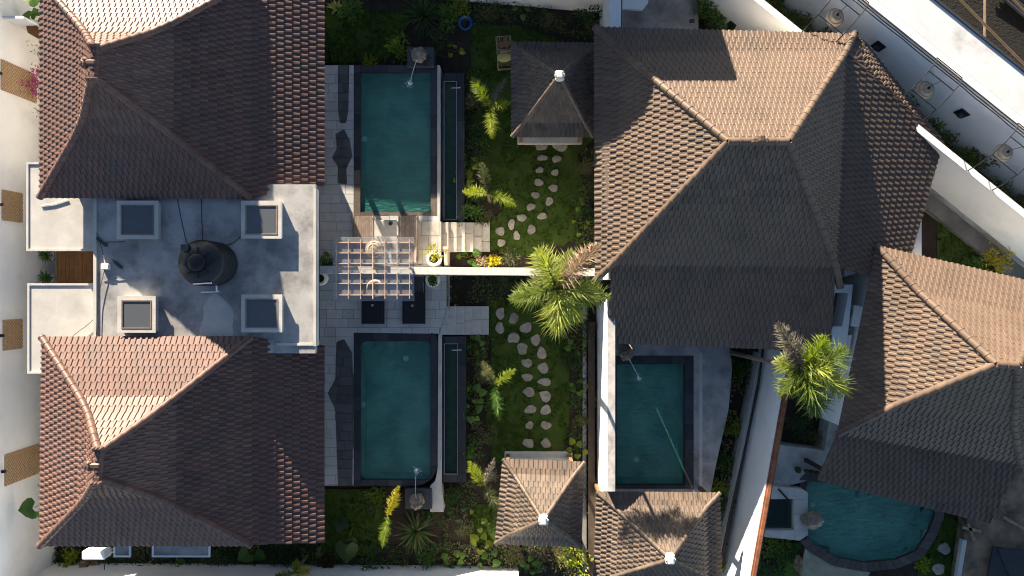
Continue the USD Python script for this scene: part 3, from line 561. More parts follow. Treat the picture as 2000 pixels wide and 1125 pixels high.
for (pts, side) in (([(50, 316), (183, 316), (183, 490), (50, 490)], 'upper'), ([(52, 553), (186, 553), (186, 730), (52, 730)], 'lower')):
    e = thing('entrance_canopy', f'{side} pale concrete slab canopy beside the wooden entrance deck', 'canopy')
    P = pp(pts, 2.5); obj('slab', ex(P, 2.3, 2.44), 'pale_concrete', e); obj('rim', ex(P.difference(P.buffer(-0.09, join_style=2)), 2.441, 2.475), 'pale_concrete', e)
    bnd = P.bounds; obj('wall', bx(bnd[0] + 0.35, bnd[1] + 0.15, -0.95, bnd[2] - 0.2, bnd[3] - 0.15, 2.3), 'white_wall', e)
dk = thing('entrance_deck', 'small brown wooden slat deck in the gap between two entrance canopies', 'deck')
a, b = at(112, 484, 0.2), at(186, 560, 0.2)
for i in range(9):
    x = a[0] + (b[0] - a[0]) * i / 9; obj('deck_board', bx(x, b[1], 0.14, x + (b[0] - a[0]) / 9 - 0.008, a[1], 0.2 + R.uniform(-.003, .003)), 'door_wood', dk)
obj('frame', cat(bx(a[0] - 0.06, b[1], -0.4, a[0] - 0.005, a[1], 0.23), bx(a[0], b[1], -0.4, b[0], a[1], 0.13)), 'grey_teak', dk)

for i, (pts, mm) in enumerate((([(392, 604), (420, 566), (448, 600), (462, 648), (430, 672), (385, 672), (398, 634)], 'pale_concrete'),)):
    q = pp(pts, FZ).buffer(.25).buffer(-.45).buffer(.2); v = [(x + .09 * math.sin(5 * y + i), y + .09 * math.sin(6 * x + 2 * i)) for x, y in np.array(q.segmentize(.12).exterior.coords)]
    obj('screed_patch', ex(Polygon(v).buffer(0), FZ - .01, FZ + .004), mm, an)
# water tank and roof clutter
tc = at(424, 516, FZ); tr, th = 0.84, 1.75
tk = thing('water_tank', 'large black plastic water tank standing on the flat concrete roof', 'water tank', tc)
prof = [(0, 0.03), (tr - .03, 0.03), (tr, 0.08)]
for k in range(5):
    z = 0.18 + k * 0.27; prof += [(tr, z), (tr + .022, z + .04), (tr + .022, z + .10), (tr, z + .14)]
prof += [(tr, 1.42), (tr - .06, 1.5), (tr - .30, 1.66), (0.34, 1.72), (0, 1.72)]
obj('body', lathe(prof, 40), 'tank_plastic', tk, smooth=40)
obj('lid', lathe([(0, 1.72), (0.30, 1.72), (0.31, 1.80), (0.26, 1.84), (0.10, 1.86), (0, 1.87)], 24), 'tank_plastic', tk, smooth=40)
for k in range(8):
    a = k * np.pi / 4; q = np.array([math.cos(a), math.sin(a), 0]); obj('rib', bar(q * 0.36 + [0, 0, 1.735], q * (tr - .26) + [0, 0, 1.665], 0.05, 0.04), 'tank_plastic', tk)
obj('inlet_box', bevel_box(-0.62, 0.42, 1.52, -0.36, 0.68, 1.72, 0.03), 'dark_plastic', tk)
obj('pipe', cat(tube([(.1, -.84, .3), (.1, -1.05, .28), (.1, -1.06, 0.05), (-.6, -1.1, 0.05)], 0.03), tube([(0.45, -.74, 1.52), (-0.25, -0.78, 1.5)], 0.025)), 'white_plastic', tk)
def cable(pts, z, label, r=0.012, m='cable_black', nm='cable'):
    P = [at(x, y, z if np.isscalar(z) else z[i]) for i, (x, y) in enumerate(pts)]; P = np.array(P); s = np.r_[0, np.cumsum(np.linalg.norm(np.diff(P, axis=0), axis=1))]
    e = np.linspace(0, s[-1], 6 * len(P)); Q = np.stack([np.interp(e, s, P[:, k]) for k in range(3)], 1); Q[1:-1, :2] = (Q[:-2, :2] + 2 * Q[1:-1, :2] + Q[2:, :2]) / 4
    return tag(obj(nm, tube(Q, r, 6), m), label, nm)
cable([(346, 388), (352, 420), (363, 470), (368, 486)], FZ + 0.015, 'thin black cable running from the upper villa eave to the tank')
cable([(393, 388), (394, 430), (396, 475)], FZ + 0.015, 'straight thin black cable beside the tank, right of a bent one')
cable([(470, 462), (455, 475), (430, 482), (400, 478), (372, 480)], FZ + 0.017, 'looping black cable from the upper right hatch to the tank')
cable([(190, 455), (200, 490), (206, 520), (196, 560), (190, 590), (188, 655)], FZ + 0.09, 'black cable along the left edge of the flat roof')
cable([(183, 624), (168, 637), (150, 650), (143, 656)], 2.53, 'short black cable crossing the lower entrance canopy')
cable([(80, 402), (105, 399), (133, 390)], 2.47, 'short grey pipe lying on the upper entrance canopy', 0.02, 'pale_stone', 'pipe')
cable([(202, 548), (240, 546), (275, 544)], FZ + 0.02, 'thin straight rod lying on the flat roof beside the lower hatch', 0.012, 'grey_metal', 'rod')
cable([(207, 473), (245, 472)], FZ + 0.02, 'thin dark rod lying on the flat roof beside the upper hatch', 0.012, 'dark_plastic', 'rod')
for i, (x, y, x1, y1) in enumerate(((190, 465, 208, 480), (224, 511, 238, 523))):
    a, b = at(x, y, FZ + 0.05), at(x1, y1, FZ + 0.05); tag(obj('clamp', cat(bar(a, b, 0.10, 0.08), tube([a, a + [-.12, .1, 0]], 0.02)), 'dark_plastic'), ('black cable clamp at the upper left of the flat roof', 'black cable clamp right of the junction box on the flat roof')[i], 'clamp')
a = at(209, 521, FZ); tag(obj('junction_box', cat(bevel_box(a[0] - .16, a[1] - .12, FZ, a[0] + .16, a[1] + .12, FZ + .16, .03), tube([a + [0, .1, .1], a + [-.1, .45, .08]], .025)), 'pale_stone'), 'small pale junction box on the left of the flat roof', 'box')

# ---------------------------------------------------------------- walls
def wall_line(name, label, a, b, th, z0, z1, m='white_wall', top='wall_top', capw=0.02):
    """A wall between two world points; th is its thickness to the left of a->b."""
    a, b = np.array(a[:2], float), np.array(b[:2], float); d = (b - a) / np.linalg.norm(b - a); n = np.array([-d[1], d[0]])
    w = thing(name, label, 'wall'); obj('panel', ex(Polygon([a, b, b + n * th, a + n * th]), z0, z1), m, w)
    if top: obj('coping', ex(Polygon([a - n * capw, b - n * capw, b + n * (th + capw), a + n * (th + capw)]), z1, z1 + 0.05), top, w)
    return w
lw = wall_line('boundary_wall', 'long white boundary wall with four pierced tan panels on the left edge', (-20.42, 14), (-20.42, -13.5), -0.25, -1.0, 2.55)
for i, (y0, y1, zz0, zz1, xx1) in enumerate(((115, 175, 0.35, 2.4, 60), (370, 430, 1.2, 2.35, 45), (625, 685, 1.2, 2.3, 48), (888, 950, 0.15, 2.2, 80))):
    X = -20.42; z1 = zz1; z0 = zz0; yA, yB = (562.5 - y0) * (EYE - z1) / FPX, (562.5 - y1) * (EYE - z1) / FPX
    pn = obj('screen_panel', bx(X, yB, z0, X + 0.03, yA, z1), 'screen_panel', lw); lat = []
    for k in np.arange(-3, 6, 0.17):
        for s in (-1, 1):
            ya, yb = yB + k * 0.9, yB + k * 0.9 + s * (z1 - z0); t0, t1 = 0.0, 1.0
            if yb == ya: continue
            ts = sorted([(yB - ya) / (yb - ya), (yA - ya) / (yb - ya)]); t0, t1 = max(0, ts[0]), min(1, ts[1])
            if t1 - t0 > 0.05: lat.append(bar((X + 0.035, ya + (yb - ya) * t0, z0 + (z1 - z0) * t0), (X + 0.035, ya + (yb - ya) * t1, z0 + (z1 - z0) * t1), 0.03, 0.02))
    obj('lattice', cat(lat), 'screen_dark', pn)
    q = np.array([X + 0.05, (yA + yB) / 2, z1 + 0.12]); obj('wall_lamp', cat(bevel_box(q[0] - .05, q[1] - .06, q[2] - .05, q[0] + .10, q[1] + .06, q[2] + .08, .02)), 'black_metal', lw)
wall_line('boundary_wall', 'white boundary wall along the bottom edge below the lower left villa', at(20, 1098, -0.95), at(1012, 1106, -0.95), -0.25, -1.0, 2.3)
wall_line('boundary_wall', 'white boundary wall along the top edge above the upper garden', at(300, -50, -0.95), at(1192, 27, -0.95), 0.3, -1.0, 2.3)
a, b = at(1191, -60, 2.3), at(1191, 56, 2.3); wall_line('garden_wall', 'short white wall running up from the large villa to the top edge', a, b, 0.42, -1.0, 2.3, top='white_wall')
wall_line('divider_wall', 'thin white wall dividing the upper and lower gardens', (at(614, 0, 1.9)[0], at(0, 533, 1.9)[1]), (at(1170, 0, 1.9)[0], at(0, 538, 1.9)[1]), 0.27, -1.0, 1.9, top='pale_stone')
cw = wall_line('garden_wall', 'long white wall between the lower garden and the dark pool', (3.78, -0.3), (3.78, -8.05), 0.30, -1.0, 2.6, capw=0.0)
obj('panel', bx(3.78, -13.5, -1.0, 4.0, -8.06, 0.9), 'white_wall', cw)
wall_line('garden_wall', 'slanting white wall with orange tile cap left of the curved pool', (11.05, -2.6), (9.25, -12.9), 0.30, -1.0, 2.35, top=None)
W2 = stage.GetPrimAtPath('/World/garden_wall_002'); A2, B2 = np.array([11.05, -2.6, 2.35]), np.array([9.25, -12.9, 2.35]); dn = np.array([0.985, -0.172, 0]) * 0.17
for k in range(34):
    s, e = A2 + (B2 - A2) * k / 34 + dn, A2 + (B2 - A2) * (k + 0.97) / 34 + dn
    obj('cap_tile', cat(bar(s, e, 0.26, 0.05), bar(s + [0, 0, .05], e + [0, 0, .05], 0.13, 0.06)), 'terracotta', W2)
ow = wall_line('boundary_wall', 'broad white wall slanting across the upper right behind the alley', nd(17.19, -14), nd(17.19, 24), 0.3, -1.0, 3.3, top=None)
obj('broad_top', strip(17.50, 18.88, -14, 24, 3.12, 3.30), 'worn_white', ow); obj('outer_edge', strip(18.885, 18.98, -14, 24, 2.9, 3.36), 'black_stone', ow); obj('outer_wall', strip(18.5, 18.86, -14, 24, -1.0, 3.1), 'white_wall', ow)
iw = wall_line('garden_wall', 'lower white wall on the near side of the slanting alley', nd(14.95, -16), nd(14.95, 24), 0.22, -1.0, 2.5, top='white_wall')
obj('base_strip', strip(14.25, 14.94, 2, 24, -0.96, -0.62), 'dark_concrete', iw)
q = [nd(17.13, a) for a in np.linspace(-12, 22, 60)]; rr = np.random.default_rng(3)
for k in range(3): tag(obj('cable', tube([(x[0] - .05 * k, x[1] - .05 * k, 3.32 - 0.05 * k + rr.uniform(-.025, .025)) for x in q], 0.02, 6), 'cable_black'), ('black cable along the broad slanting wall, upper of a bundle', 'black cable along the broad slanting wall, middle of a bundle', 'black cable along the broad slanting wall, lowest of a bundle')[k], 'cable')
tag(obj('wooden_board', cat(ppx([(47, 34), (80, 57), (80, 79), (54, 64)], 1.45, 1.52), ppx([(47, 34), (80, 57), (80, 60), (48, 37)], 1.521, 1.57)), 'door_wood'), 'brown wooden board beside the glossy-leaved plant in the top left corner', 'board')
tag(obj('wall_return', ppx([(-30, 31), (45, 31), (47, 36), (-30, 36)], -0.41, 2.3), 'white_wall'), 'short white return wall below the glossy-leaved plant in the top left corner', 'wall')
# board fence and kerb at foot of the long white wall
tag(obj('board_fence', cat(bx(3.42, -13, -0.95, 3.60, -1.5, -0.55), bx(3.36, -13, -0.55, 3.66, -1.5, -0.50)), 'fence_board'), 'low dark brown board edging at the foot of the long white wall', 'edging')
tag(obj('kerb', bx(3.15, -13, -0.96, 3.32, -0.8, -0.78), 'concrete'), 'narrow pale kerb strip beside the dark board edging', 'kerb')
tag(obj('pipe', tube([at(1493, 660, 0.1), at(1480, 760, 0.1), at(1450, 900, 0.1), at(1425, 1010, 0.1), at(1405, 1110, 0.1)], 0.055), 'cable_black'), 'long black pipe along the foot of the orange-capped wall', 'pipe')
tag(obj('kerb', ppx([(1484, 690), (1490, 690), (1405, 1120), (1398, 1120)], -0.96, -0.1), 'pale_concrete'), 'narrow pale kerb left of the long black pipe', 'kerb')

# pit beyond the tall wall
PL = ['longest bamboo pole crossing the dark pit from the broad white wall', 'bamboo pole crossing the longest pole in the dark pit', 'bamboo pole slanting to the right edge in the dark pit', 'bamboo pole lying along the outer foot of the broad white wall', 'bamboo pole running along the dark pit near the top right corner', 'short bamboo pole beside the outer foot of the broad white wall', 'high bamboo pole at the top edge of the dark pit']
for i, (n, a, n1, a1, z, z1, r) in enumerate(((19.6, 3.5, 27, 8.5, 1.0, 1.8, .06), (19.6, 9.5, 26, 4.5, 1.2, 1.0, .06), (21.5, 0, 20.4, 11.5, 1.6, 1.4, .05), (19.4, 3, 19.4, 11.5, .2, .3, .06), (23, 4, 22, 14, 1.1, 1.0, .05), (19.9, 3.8, 19.7, 9.4, .0, .2, .05), (24, 5.5, 21.4, 10.8, 2.0, 1.8, .05))):
    p, q = np.r_[nd(n, a), z], np.r_[nd(n1, a1), z1]
    tag(obj('bamboo_pole', cat(tube([p, (p + q) / 2 + [0, 0, .05], q], r, 8), *[lathe([(0, 0), (r * 1.15, 0), (r * 1.15, .03), (0, .03)], 8, p + (q - p) * f) for f in (.2, .5, .8)]), 'old_bamboo'), PL[i], 'pole', 'bamboo scaffold poles in the dark pit')
sh = thing('corrugated_roof', 'dark grey corrugated sheets lying low in the pit, upper right corner', 'roof')
for k in range(3):
    xs = np.linspace(0, 3.4, 60); V, F = [], []
    for x in xs:
        for y in (0, 2.2): b = nd(23.6 + x, 8.0 + k * 2.3 + y); V.append([b[0], b[1], -0.6 + 0.04 * math.sin(x * 22) + 0.12 * k - .05 * y])
    for j in range(59): F += [[2 * j, 2 * j + 1, 2 * j + 3], [2 * j, 2 * j + 3, 2 * j + 2]]
    obj('sheet', trimesh.Trimesh(V, F, process=False), 'pit_sheet', sh)

# alley hoops, woven lamps, wall lights
def hoop(a_mid, label):
    h = thing('alley_arch', label, 'arch', (*nd(16.07, a_mid), 0), math.degrees(math.atan2(AD[1], AD[0])), 'black metal arches over the alley')
    return h
# local frame: x along the alley, y across towards the tall wall
h0 = hoop(1.0, '')
def arch_pts(x): return [(x, -1.1, 2.5), (x, -0.88, 2.98), (x, -0.47, 3.38), (x, 0.1, 3.62), (x, 0.6, 3.66), (x, .9, 3.6), (x, 1.08, 3.4)]
for x in (-0.62, 0.62): obj('arch_tube', tube(arch_pts(x), 0.022), 'black_metal', h0)
for y, z in ((-1.1, 2.53), (-0.47, 3.38), (0.35, 3.64), (1.08, 3.42)): obj('cross_bar', tube([(-.62, y, z), (.62, y, z)], 0.019), 'black_metal', h0)
obj('hanging_rod', tube([(0, 0.35, 3.64), (0, 0.35, 2.8)], 0.012), 'black_metal', h0)
spots = [(3.2, 'black metal arch over the alley nearest the top edge'), (7.8, 'black metal arch over the alley beside the large villa eave'), (11.8, 'black metal arch over the alley at the right edge')]
lampmesh = []
def woven_lamp(name, label, loc, r=0.38, group=None):
    l = thing(name, label, 'lamp', loc, 0, group)
    pr = [(0.04, 0.28), (r * .5, .25), (r * .8, .14), (r, 0.0), (r * .97, -.03), (r * .78, .10), (r * .48, .21), (0.04, .24)]
    obj('shade', lathe(pr, 28), 'woven', l, smooth=30)
    obj('rib_ring', cat([tube([(math.cos(t) * q, math.sin(t) * q, z) for t in np.linspace(0, 2 * np.pi, 25)], .012, 5, False) for q, z in ((r, 0.0), (r * .8, .145), (r * .5, .255))]), 'bamboo', l)
    obj('cap', lathe([(0, .24), (.06, .24), (.05, .33), (0, .34)], 10), 'dark_wood', l); return l
for i, (a, lb) in enumerate(spots):
    if i == 0: UsdGeom.Xformable(h0).GetOrderedXformOps()[0].Set(Gf.Vec3d(*nd(16.07, a), 0.0)); h0.SetCustomDataByKey('label', lb)
    else: dup(h0, 'alley_arch', lb, (*nd(16.07, a), 0), math.degrees(math.atan2(AD[1], AD[0])))
    woven_lamp('woven_lamp', ('round woven lampshade hanging under the topmost alley arch', 'round woven lampshade hanging under the alley arch beside the large villa', 'round woven lampshade hanging under the alley arch at the right edge')[i], (*nd(16.42, a + .05), 2.5), 0.37)
for i, a in enumerate((5.5, 9.9)):
    c = nd(17.19, a); w = thing('wall_light', ('square black wall light on the broad slanting wall, nearer the top edge', 'square black wall light on the broad slanting wall, lower of two')[i], 'wall light', (*c, 1.6), math.degrees(math.atan2(AD[1], AD[0])))
    obj('plate', bevel_box(-.22, -.05, -.3, .22, 0.0, .3, .02), 'black_metal', w); obj('lamp_body', bevel_box(-.09, -.2, -.1, .09, -.05, .14, .02), 'dark_plastic', w)

# small roof box between the two right villas
u = thing('service_box', 'white framed roof opening between the large villa and the tilted villa', 'roof box')
o = pp([(1622, 556), (1666, 556), (1652, 692), (1613, 690)], 2.2); i_ = pp([(1631, 572), (1657, 572), (1645, 638), (1622, 638)], 2.2)
obj('frame', ex(o.difference(i_), -0.9, 2.2), 'white_paint', u); obj('floor', ex(i_, -0.9, 1.3), 'teak', u)
u2 = thing('canopy', 'pale grey canopy slab below the white framed roof opening', 'canopy'); obj('slab', ppx([(1618, 655), (1664, 655), (1656, 696), (1612, 692)], 2.0, 2.12), 'white_paint', u2); obj('bracket', cat(bar(at(1625, 690, 1.9), at(1625, 660, 1.4), .04, .04)), 'black_metal', u2)
def ac_unit(label, loc, rot, w=0.85, d=0.4, h=0.62):
    a = thing('ac_unit', label, 'air conditioner', loc, rot)
    obj('casing', bevel_box(-w / 2, -d / 2, 0, w / 2, d / 2, h, .03), 'white_plastic', a)
    obj('fan_grille', cat([tube([(math.cos(t) * q - .1, -d / 2 - .012, math.sin(t) * q + h / 2) for t in np.linspace(0, 2 * np.pi, 21)], .008, 4, False) for q in (.08, .15, .22)]), 'dark_plastic', a)
    obj('pipe', cat(tube([(w / 2, 0, .15), (w / 2 + .12, 0, .12), (w / 2 + .16, .0, -.3)], .03), tube([(w / 2, .08, .1), (w / 2 + .2, .08, -.3)], .02)), 'pale_stone', a)
    obj('bracket', cat(bar((-w / 3, -d / 2, -.03), (-w / 3, d / 2 + .1, -.03), .04, .04), bar((w / 3, -d / 2, -.03), (w / 3, d / 2 + .1, -.03), .04, .04)), 'grey_metal', a); return a
ac_unit('white air conditioner unit beside the white framed roof opening', at(1664, 617, 1.6), -100, 0.85, 0.5, .62)
ac_unit('white air conditioner unit below the lower left villa eave', at(196, 1076, 1.2), 0, 0.95, 0.34, .5)
for i, (x0, x1) in enumerate(((222, 255), (297, 410))):
    c = thing('window_canopy', ('narrow grey window canopy beside the air conditioner below the lower left villa', 'wide grey window canopy below the lower left villa')[i], 'canopy'); P = pp([(x0, 1050), (x1, 1050), (x1, 1088), (x0, 1088)], 1.9)
    obj('slab', ex(P, 1.8, 1.88), 'concrete', c); obj('rim', ex(P.difference(P.buffer(-.06, join_style=2)), 1.881, 1.92), 'white_paint', c)
cable([(204, 1085), (204, 1135)], -0.2, 'thin dark drain pipe below the air conditioner', 0.025, 'dark_plastic', 'pipe')

# pool spouts and jets ------------------------------------------------------------------
def spout(label, px, py, z, jet, seed, base=True, size=(.30, .33, .32)):
    s = thing('stone_spout', label, 'rock'); c = at(px, py, z)
    obj('rock', cat(lump(c + [0, 0, .15], size, seed, 3, .55, 1.9), lump(c + [.09, -.08, .22], np.array(size) * .5, seed + 1, 2, .5), lump(c + [-.10, .09, .2], np.array(size) * .5, seed + 2, 2, .5)), 'rock', s, smooth=40)
    if base: obj('plinth', bevel_box(c[0] - .55, c[1] - .42, -0.95, c[0] + .62, c[1] + .45, z - .12, .02), 'black_stone', s)
    if jet:
        a = c + [(.0), -.15 if jet[1] > py else .15, .35]; b = at(jet[0], jet[1], -.1); t = np.linspace(0, 1, 14)[:, None]; P = a * (1 - t) + b * t; P[:, 2] = a[2] + (b[2] - a[2]) * (t[:, 0] ** 2)
        rg = np.random.default_rng(seed); parts = [tube(P, .009, 6)]
        for k in range(60):
            o = rg.normal(0, .10, 2); ic = trimesh.creation.icosphere(1, rg.uniform(.006, .018) * (1.8 if np.hypot(*o) < .08 else 1)); ic.apply_translation([b[0] + o[0], b[1] + o[1], -.10]); parts.append(ic)
        tag(obj('water_jet', cat(parts), 'water_white'), 'thin water jet from ' + label, 'water jet')
spout('the pale rock spout above the upper left pool', 819, 110, 0.25, (801, 163), 1)
spout('the rock spout below the lower left pool', 815, 977, 0.25, (813, 919), 4)
spout('the dark rock spout above the dark pool', 1223, 688, 0.15, (1248, 738), 7, base=False)
spout('the broken pale rock beside the pond of the curved pool', 1583, 1013, 0.3, None, 9, base=False, size=(.42, .36, .3))
for i, (x, y, lb) in enumerate(((712, 272, 'small white pool lamp on the left side of the upper left pool'), (709, 790, 'small white pool lamp on the left side of the lower left pool'), (1243, 897, 'round pale blue pool lamp in the dark pool'), (1587, 985, 'round pale blue pool lamp in the curved pool'), (793, 700, 'round pale blue pool lamp in the lower left pool'))):
    c = at(x, y, -0.2); tag(obj('pool_lamp', lathe([(0, 0), (.13, 0), (.13, .03), (.09, .05), (0, .05)], 16, c), 'white_paint'), lb, 'lamp')
# pond box
pb = thing('pond_box', 'square pond with pale stone rim and dark water beside the curved pool', 'pond'); o = pp([(1488, 948), (1568, 955), (1578, 962), (1578, 1045), (1562, 1056), (1483, 1048)], .2); i_ = pp([(1500, 975), (1551, 978), (1549, 1036), (1493, 1033)], .2)
obj('basin', cat(ex(i_, -.5, -.4)), 'black_stone', pb)
ring_blocks('rim_slab', i_, o, -.95, .2, 'pale_concrete', pb, .6, 5)
tag(struct('water', ex(i_.buffer(-.004), -.06, -.05), 'still_water'), 'dark water in the square pond beside the curved pool', 'water')
tag(obj('stick', bar(at(1520, 955, .23), at(1541, 978, .23), .07, .05), 'dark_wood'), 'dark stick resting across the pond rim', 'stick')
for i, (x, y) in enumerate(((1556, 916), (1573, 919), (1583, 920), (1594, 922))):
    r = .14 if i == 0 else .10; k = thing('small_pot', ('dark little pot on the patio, leftmost and largest of four', 'dark little pot on the patio, second from left of four', 'dark little pot on the patio, third from left of four', 'dark little pot on the patio, rightmost of four')[i], 'pot', at(x, y, -.05))
    obj('pot', lathe([(0, 0), (r * .7, 0), (r, .18), (r * .9, .19), (r * .65, .04), (0, .04)], 14), 'black_stone', k, smooth=30)
    obj('plant', lump((0, 0, .2), (r * .8, r * .8, .1), i, 2, .6), 'leaf_dark', k)

# ---------------------------------------------------------------- terrace furniture
pg = thing('pergola', 'clear-roofed pergola with wooden grid over the dividing wall', 'pergola')
PZ = 2.65
for side, (y0, y1) in enumerate(((463, 523.6), (524.4, 588))):
    obj('clear_sheet', ppx([(650, y0), (809, y0), (809, y1), (650, y1)], PZ - .045, PZ - .039), 'clear_sheet', pg)
    for y in ((474, 494, 515) if side == 0 else (534, 554, 576)):
        a, b = at(652, y, PZ), at(806, y, PZ); obj('purlin', bx(a[0], a[1] - .014, PZ - .03, b[0], a[1] + .014, PZ + .02), 'purlin_wood', pg)
    for k in range(7):
        x = 657 + k * 23.8; a, b = at(x, y0 + (4 if side == 0 else -.8), PZ), at(x, y1 - (4 if side else -.4), PZ); w = .020 if k == 3 else .011
        obj('rafter', bx(a[0] - w, b[1], PZ + .022, a[0] + w, a[1], PZ + .058), 'purlin_wood', pg)
for x in (657, 728.4, 800): c = at(x, 524, PZ); obj('post', bx(c[0] - .04, c[1] - .04, 1.95, c[0] + .04, c[1] + .04, PZ - .05), 'purlin_wood', pg)
def lounger(label, px0, px1, y_foot, y_head, m, group, tilt=1, cushion=None):
    a, b = at(px0, y_foot, .35), at(px1, y_head, .35); L = abs(b[1] - a[1]); w = b[0] - a[0]; s = 1 if b[1] > a[1] else -1
    l = thing('sun_lounger', label, 'sun lounger', (a[0] + w / 2, a[1], 0), 0 if s > 0 else 180, group)
    for sx in (-1, 1):
        obj('side_rail', bevel_box(sx * (w / 2) - .03, 0, .24, sx * (w / 2) + .03, L, .33, .01), m, l)
        for y in (.12, L - .15): obj('leg', bx(sx * (w / 2 - .04) - .03, y - .03, 0, sx * (w / 2 - .04) + .03, y + .03, .24), m, l)
    n = int((w - .02) / .095)
    for k in range(n):
        x = -w / 2 + .05 + k * (w - .1) / n; obj('slat', bx(x, .01, .335, x + (w - .1) / n - .007, L * .66, .36), m, l)
    for k in range(n):
        x = -w / 2 + .05 + k * (w - .1) / n; m_ = bx(x, 0, 0, x + (w - .1) / n - .007, L * .34, .025); m_.apply_transform(trimesh.transformations.rotation_matrix(math.radians(18), [1, 0, 0])); m_.apply_translation([0, L * .665, .335]); obj('back_slat', m_, m, l)
    if cushion: obj('mattress', bevel_box(-w / 2 + .02, .015, .362, w / 2 - .02, L * .66, .41, .015), cushion, l)
    return l
G = 'sun loungers under the pergola'
lounger('left brown slatted sun lounger with its foot in the sun by the upper pool', 690, 729, 421, 512, 'grey_teak', G)
lounger('right brown slatted sun lounger with its foot in the sun by the upper pool', 779, 816, 421, 514, 'grey_teak', G)
for i, s in enumerate(('left black sun lounger by the lower pool', 'right black sun lounger by the lower pool')): 
    l = lounger(s, (707, 787)[i], (749, 829)[i], 633, 540, 'dark_wood', G, cushion='black_cloth')
t = thing('side_table', 'low pale table with dark hole between the brown loungers', 'table', at(753, 446, .42)); obj('table_top', bevel_box(-.48, -.36, -.05, .48, .36, 0, .015), 'step_stone', t); obj('leg', cat([bx(x - .03, y - .03, -.42, x + .03, y + .03, -.05) for x in (-.42, .42) for y in (-.3, .3)]), 'grey_teak', t); obj('cup_hole', lathe([(0, .002), (.09, .002), (.09, .03), (.07, .05), (0, .05)], 16, (.22, .2, 0)), 'dark_plastic', t)
woven_lamp('pendant_lamp', 'round cream woven pendant lamp under the upper half of the pergola', at(731, 487, 2.0), .36)
woven_lamp('pendant_lamp', 'round cream woven pendant lamp under the lower half of the pergola', at(733, 563, 2.0), .36)
for i, (x, y) in enumerate(((728, 596), (806, 597))): tag(obj('cup', lathe([(0, 0), (.04, 0), (.05, .1), (.04, .1), (.035, .02), (0, .02)], 12, at(x, y, .39)), 'white_paint'), ('small white cup on the left black lounger', 'small white cup on the right black lounger')[i], 'cup')
def pot(label, px, py, r, z=0.0, h=.55):
    p = thing('plant_pot', label, 'pot', at(px, py, z)); obj('pot', lathe([(0, 0), (r * .7, 0), (r * .95, h * .4), (r, h * .8), (r * .9, h), (r * .62, h), (r * .55, h * .86), (0, h * .84)], 28), 'pot_white', p, smooth=35)
    obj('rim', lathe([(r * .62, h + .0), (r * .9, h + .002), (r * .88, h + .03), (r * .64, h + .03), (r * .62, h)], 28), 'pot_white', p, smooth=35)
    obj('soil', lathe([(0, h * .85), (r * .57, h * .85), (r * .57, h * .87), (0, h * .88)], 16), 'soil', p); return p
pot('empty round white pot left of the pergola below the dividing wall', 632, 544, .30, h=.6)
pot('sunlit round white planter with yellow green plant above the dividing wall', 850, 506, .34)
pot('shaded round white planter with green plant below the dividing wall', 847, 547, .32)
bpl = thing('planter_box', 'dark planter box with small plant at left end above the dividing wall', 'planter'); obj('box', cat(ppx([(618, 505), (650, 505), (650, 519), (618, 519)], 0, .3)), 'dark_wood', bpl)
tag(obj('wood_post', cat(pbox(867, 484, 874, 518, -.9, .35, .02), pbox(865, 482, 876, 487, .36, .40, .01)), 'purlin_wood'), 'short reddish wooden post at the foot of the sunlit landing', 'post')
rl = thing('railing', 'thin grey metal railing beside the lower terrace steps', 'railing')
for y in (538, 560, 582, 602): c = at(877, y, .3); obj('upright', tube([c + [0, 0, -1.2], c], .02), 'grey_metal', rl)
obj('top_rail', tube([at(877, 538, .3), at(877, 602, .3)], .025), 'grey_metal', rl); obj('foot_rail', tube([at(878, 602, -.4), at(889, 602, -.4), at(889, 594, -.4)], .025), 'grey_metal', rl)
# bamboo chair
ch = thing('bamboo_chair', 'bamboo reclining chair with yellow cushion on the lawn beside the upper pavilion', 'chair', at(985, 108, -.9), 4)
for sx in (-.31, .31):
    obj('frame_rail', tube([(sx, -.66, .05), (sx, -.3, .42), (sx, .62, .62)], .024), 'bamboo', ch); obj('leg', tube([(sx, -.1, .44), (sx * 1.1, -.55, 0)], .022), 'bamboo', ch); obj('leg', tube([(sx, .3, .55), (sx * 1.1, .45, 0)], .022), 'bamboo', ch)
for y, z in ((-.66, .05), (-.62, .08), (.62, .62), (.1, .52), (.35, .57)): obj('cross_bar', tube([(-.33, y, z), (.33, y, z)], .02), 'bamboo', ch)
for k in range(7): obj('seat_slat', tube([(-.26 + k * .087, -.55, .18), (-.26 + k * .087, -.3, .43), (-.26 + k * .087, .6, .62)], .013, 6), 'bamboo', ch)
obj('cushion', lump((0, -.24, .47), (.33, .22, .09), 3, 3, .15), 'cushion', ch, smooth=True); obj('pillow', lump((0.02, .0, .56), (.25, .09, .09), 5, 3, .15), 'leaf_dry', ch, smooth=True); obj('towel', cat(lump((.12, .35, .64), (.14, .22, .05), 8, 3, .4), lump((-.12, .28, .62), (.12, .16, .05), 9, 3, .4)), 'teak', ch, smooth=True)
# hose
c = at(909, 46, -.85); P = [(c[0] + (.25 + .015 * math.sin(3 * t)) * math.cos(t) * (1 + .07 * (t / 6.28 - 2)), c[1] + .26 * math.sin(t) * (1 + .07 * (t / 6.28 - 2)), c[2] + .02 * (t / 6.28)) for t in np.linspace(0, 6.28 * 5, 150)]
tag(obj('garden_hose', tube(P, .028, 7), 'hose_blue'), 'coiled blue garden hose on the lawn above the bamboo chair', 'hose')
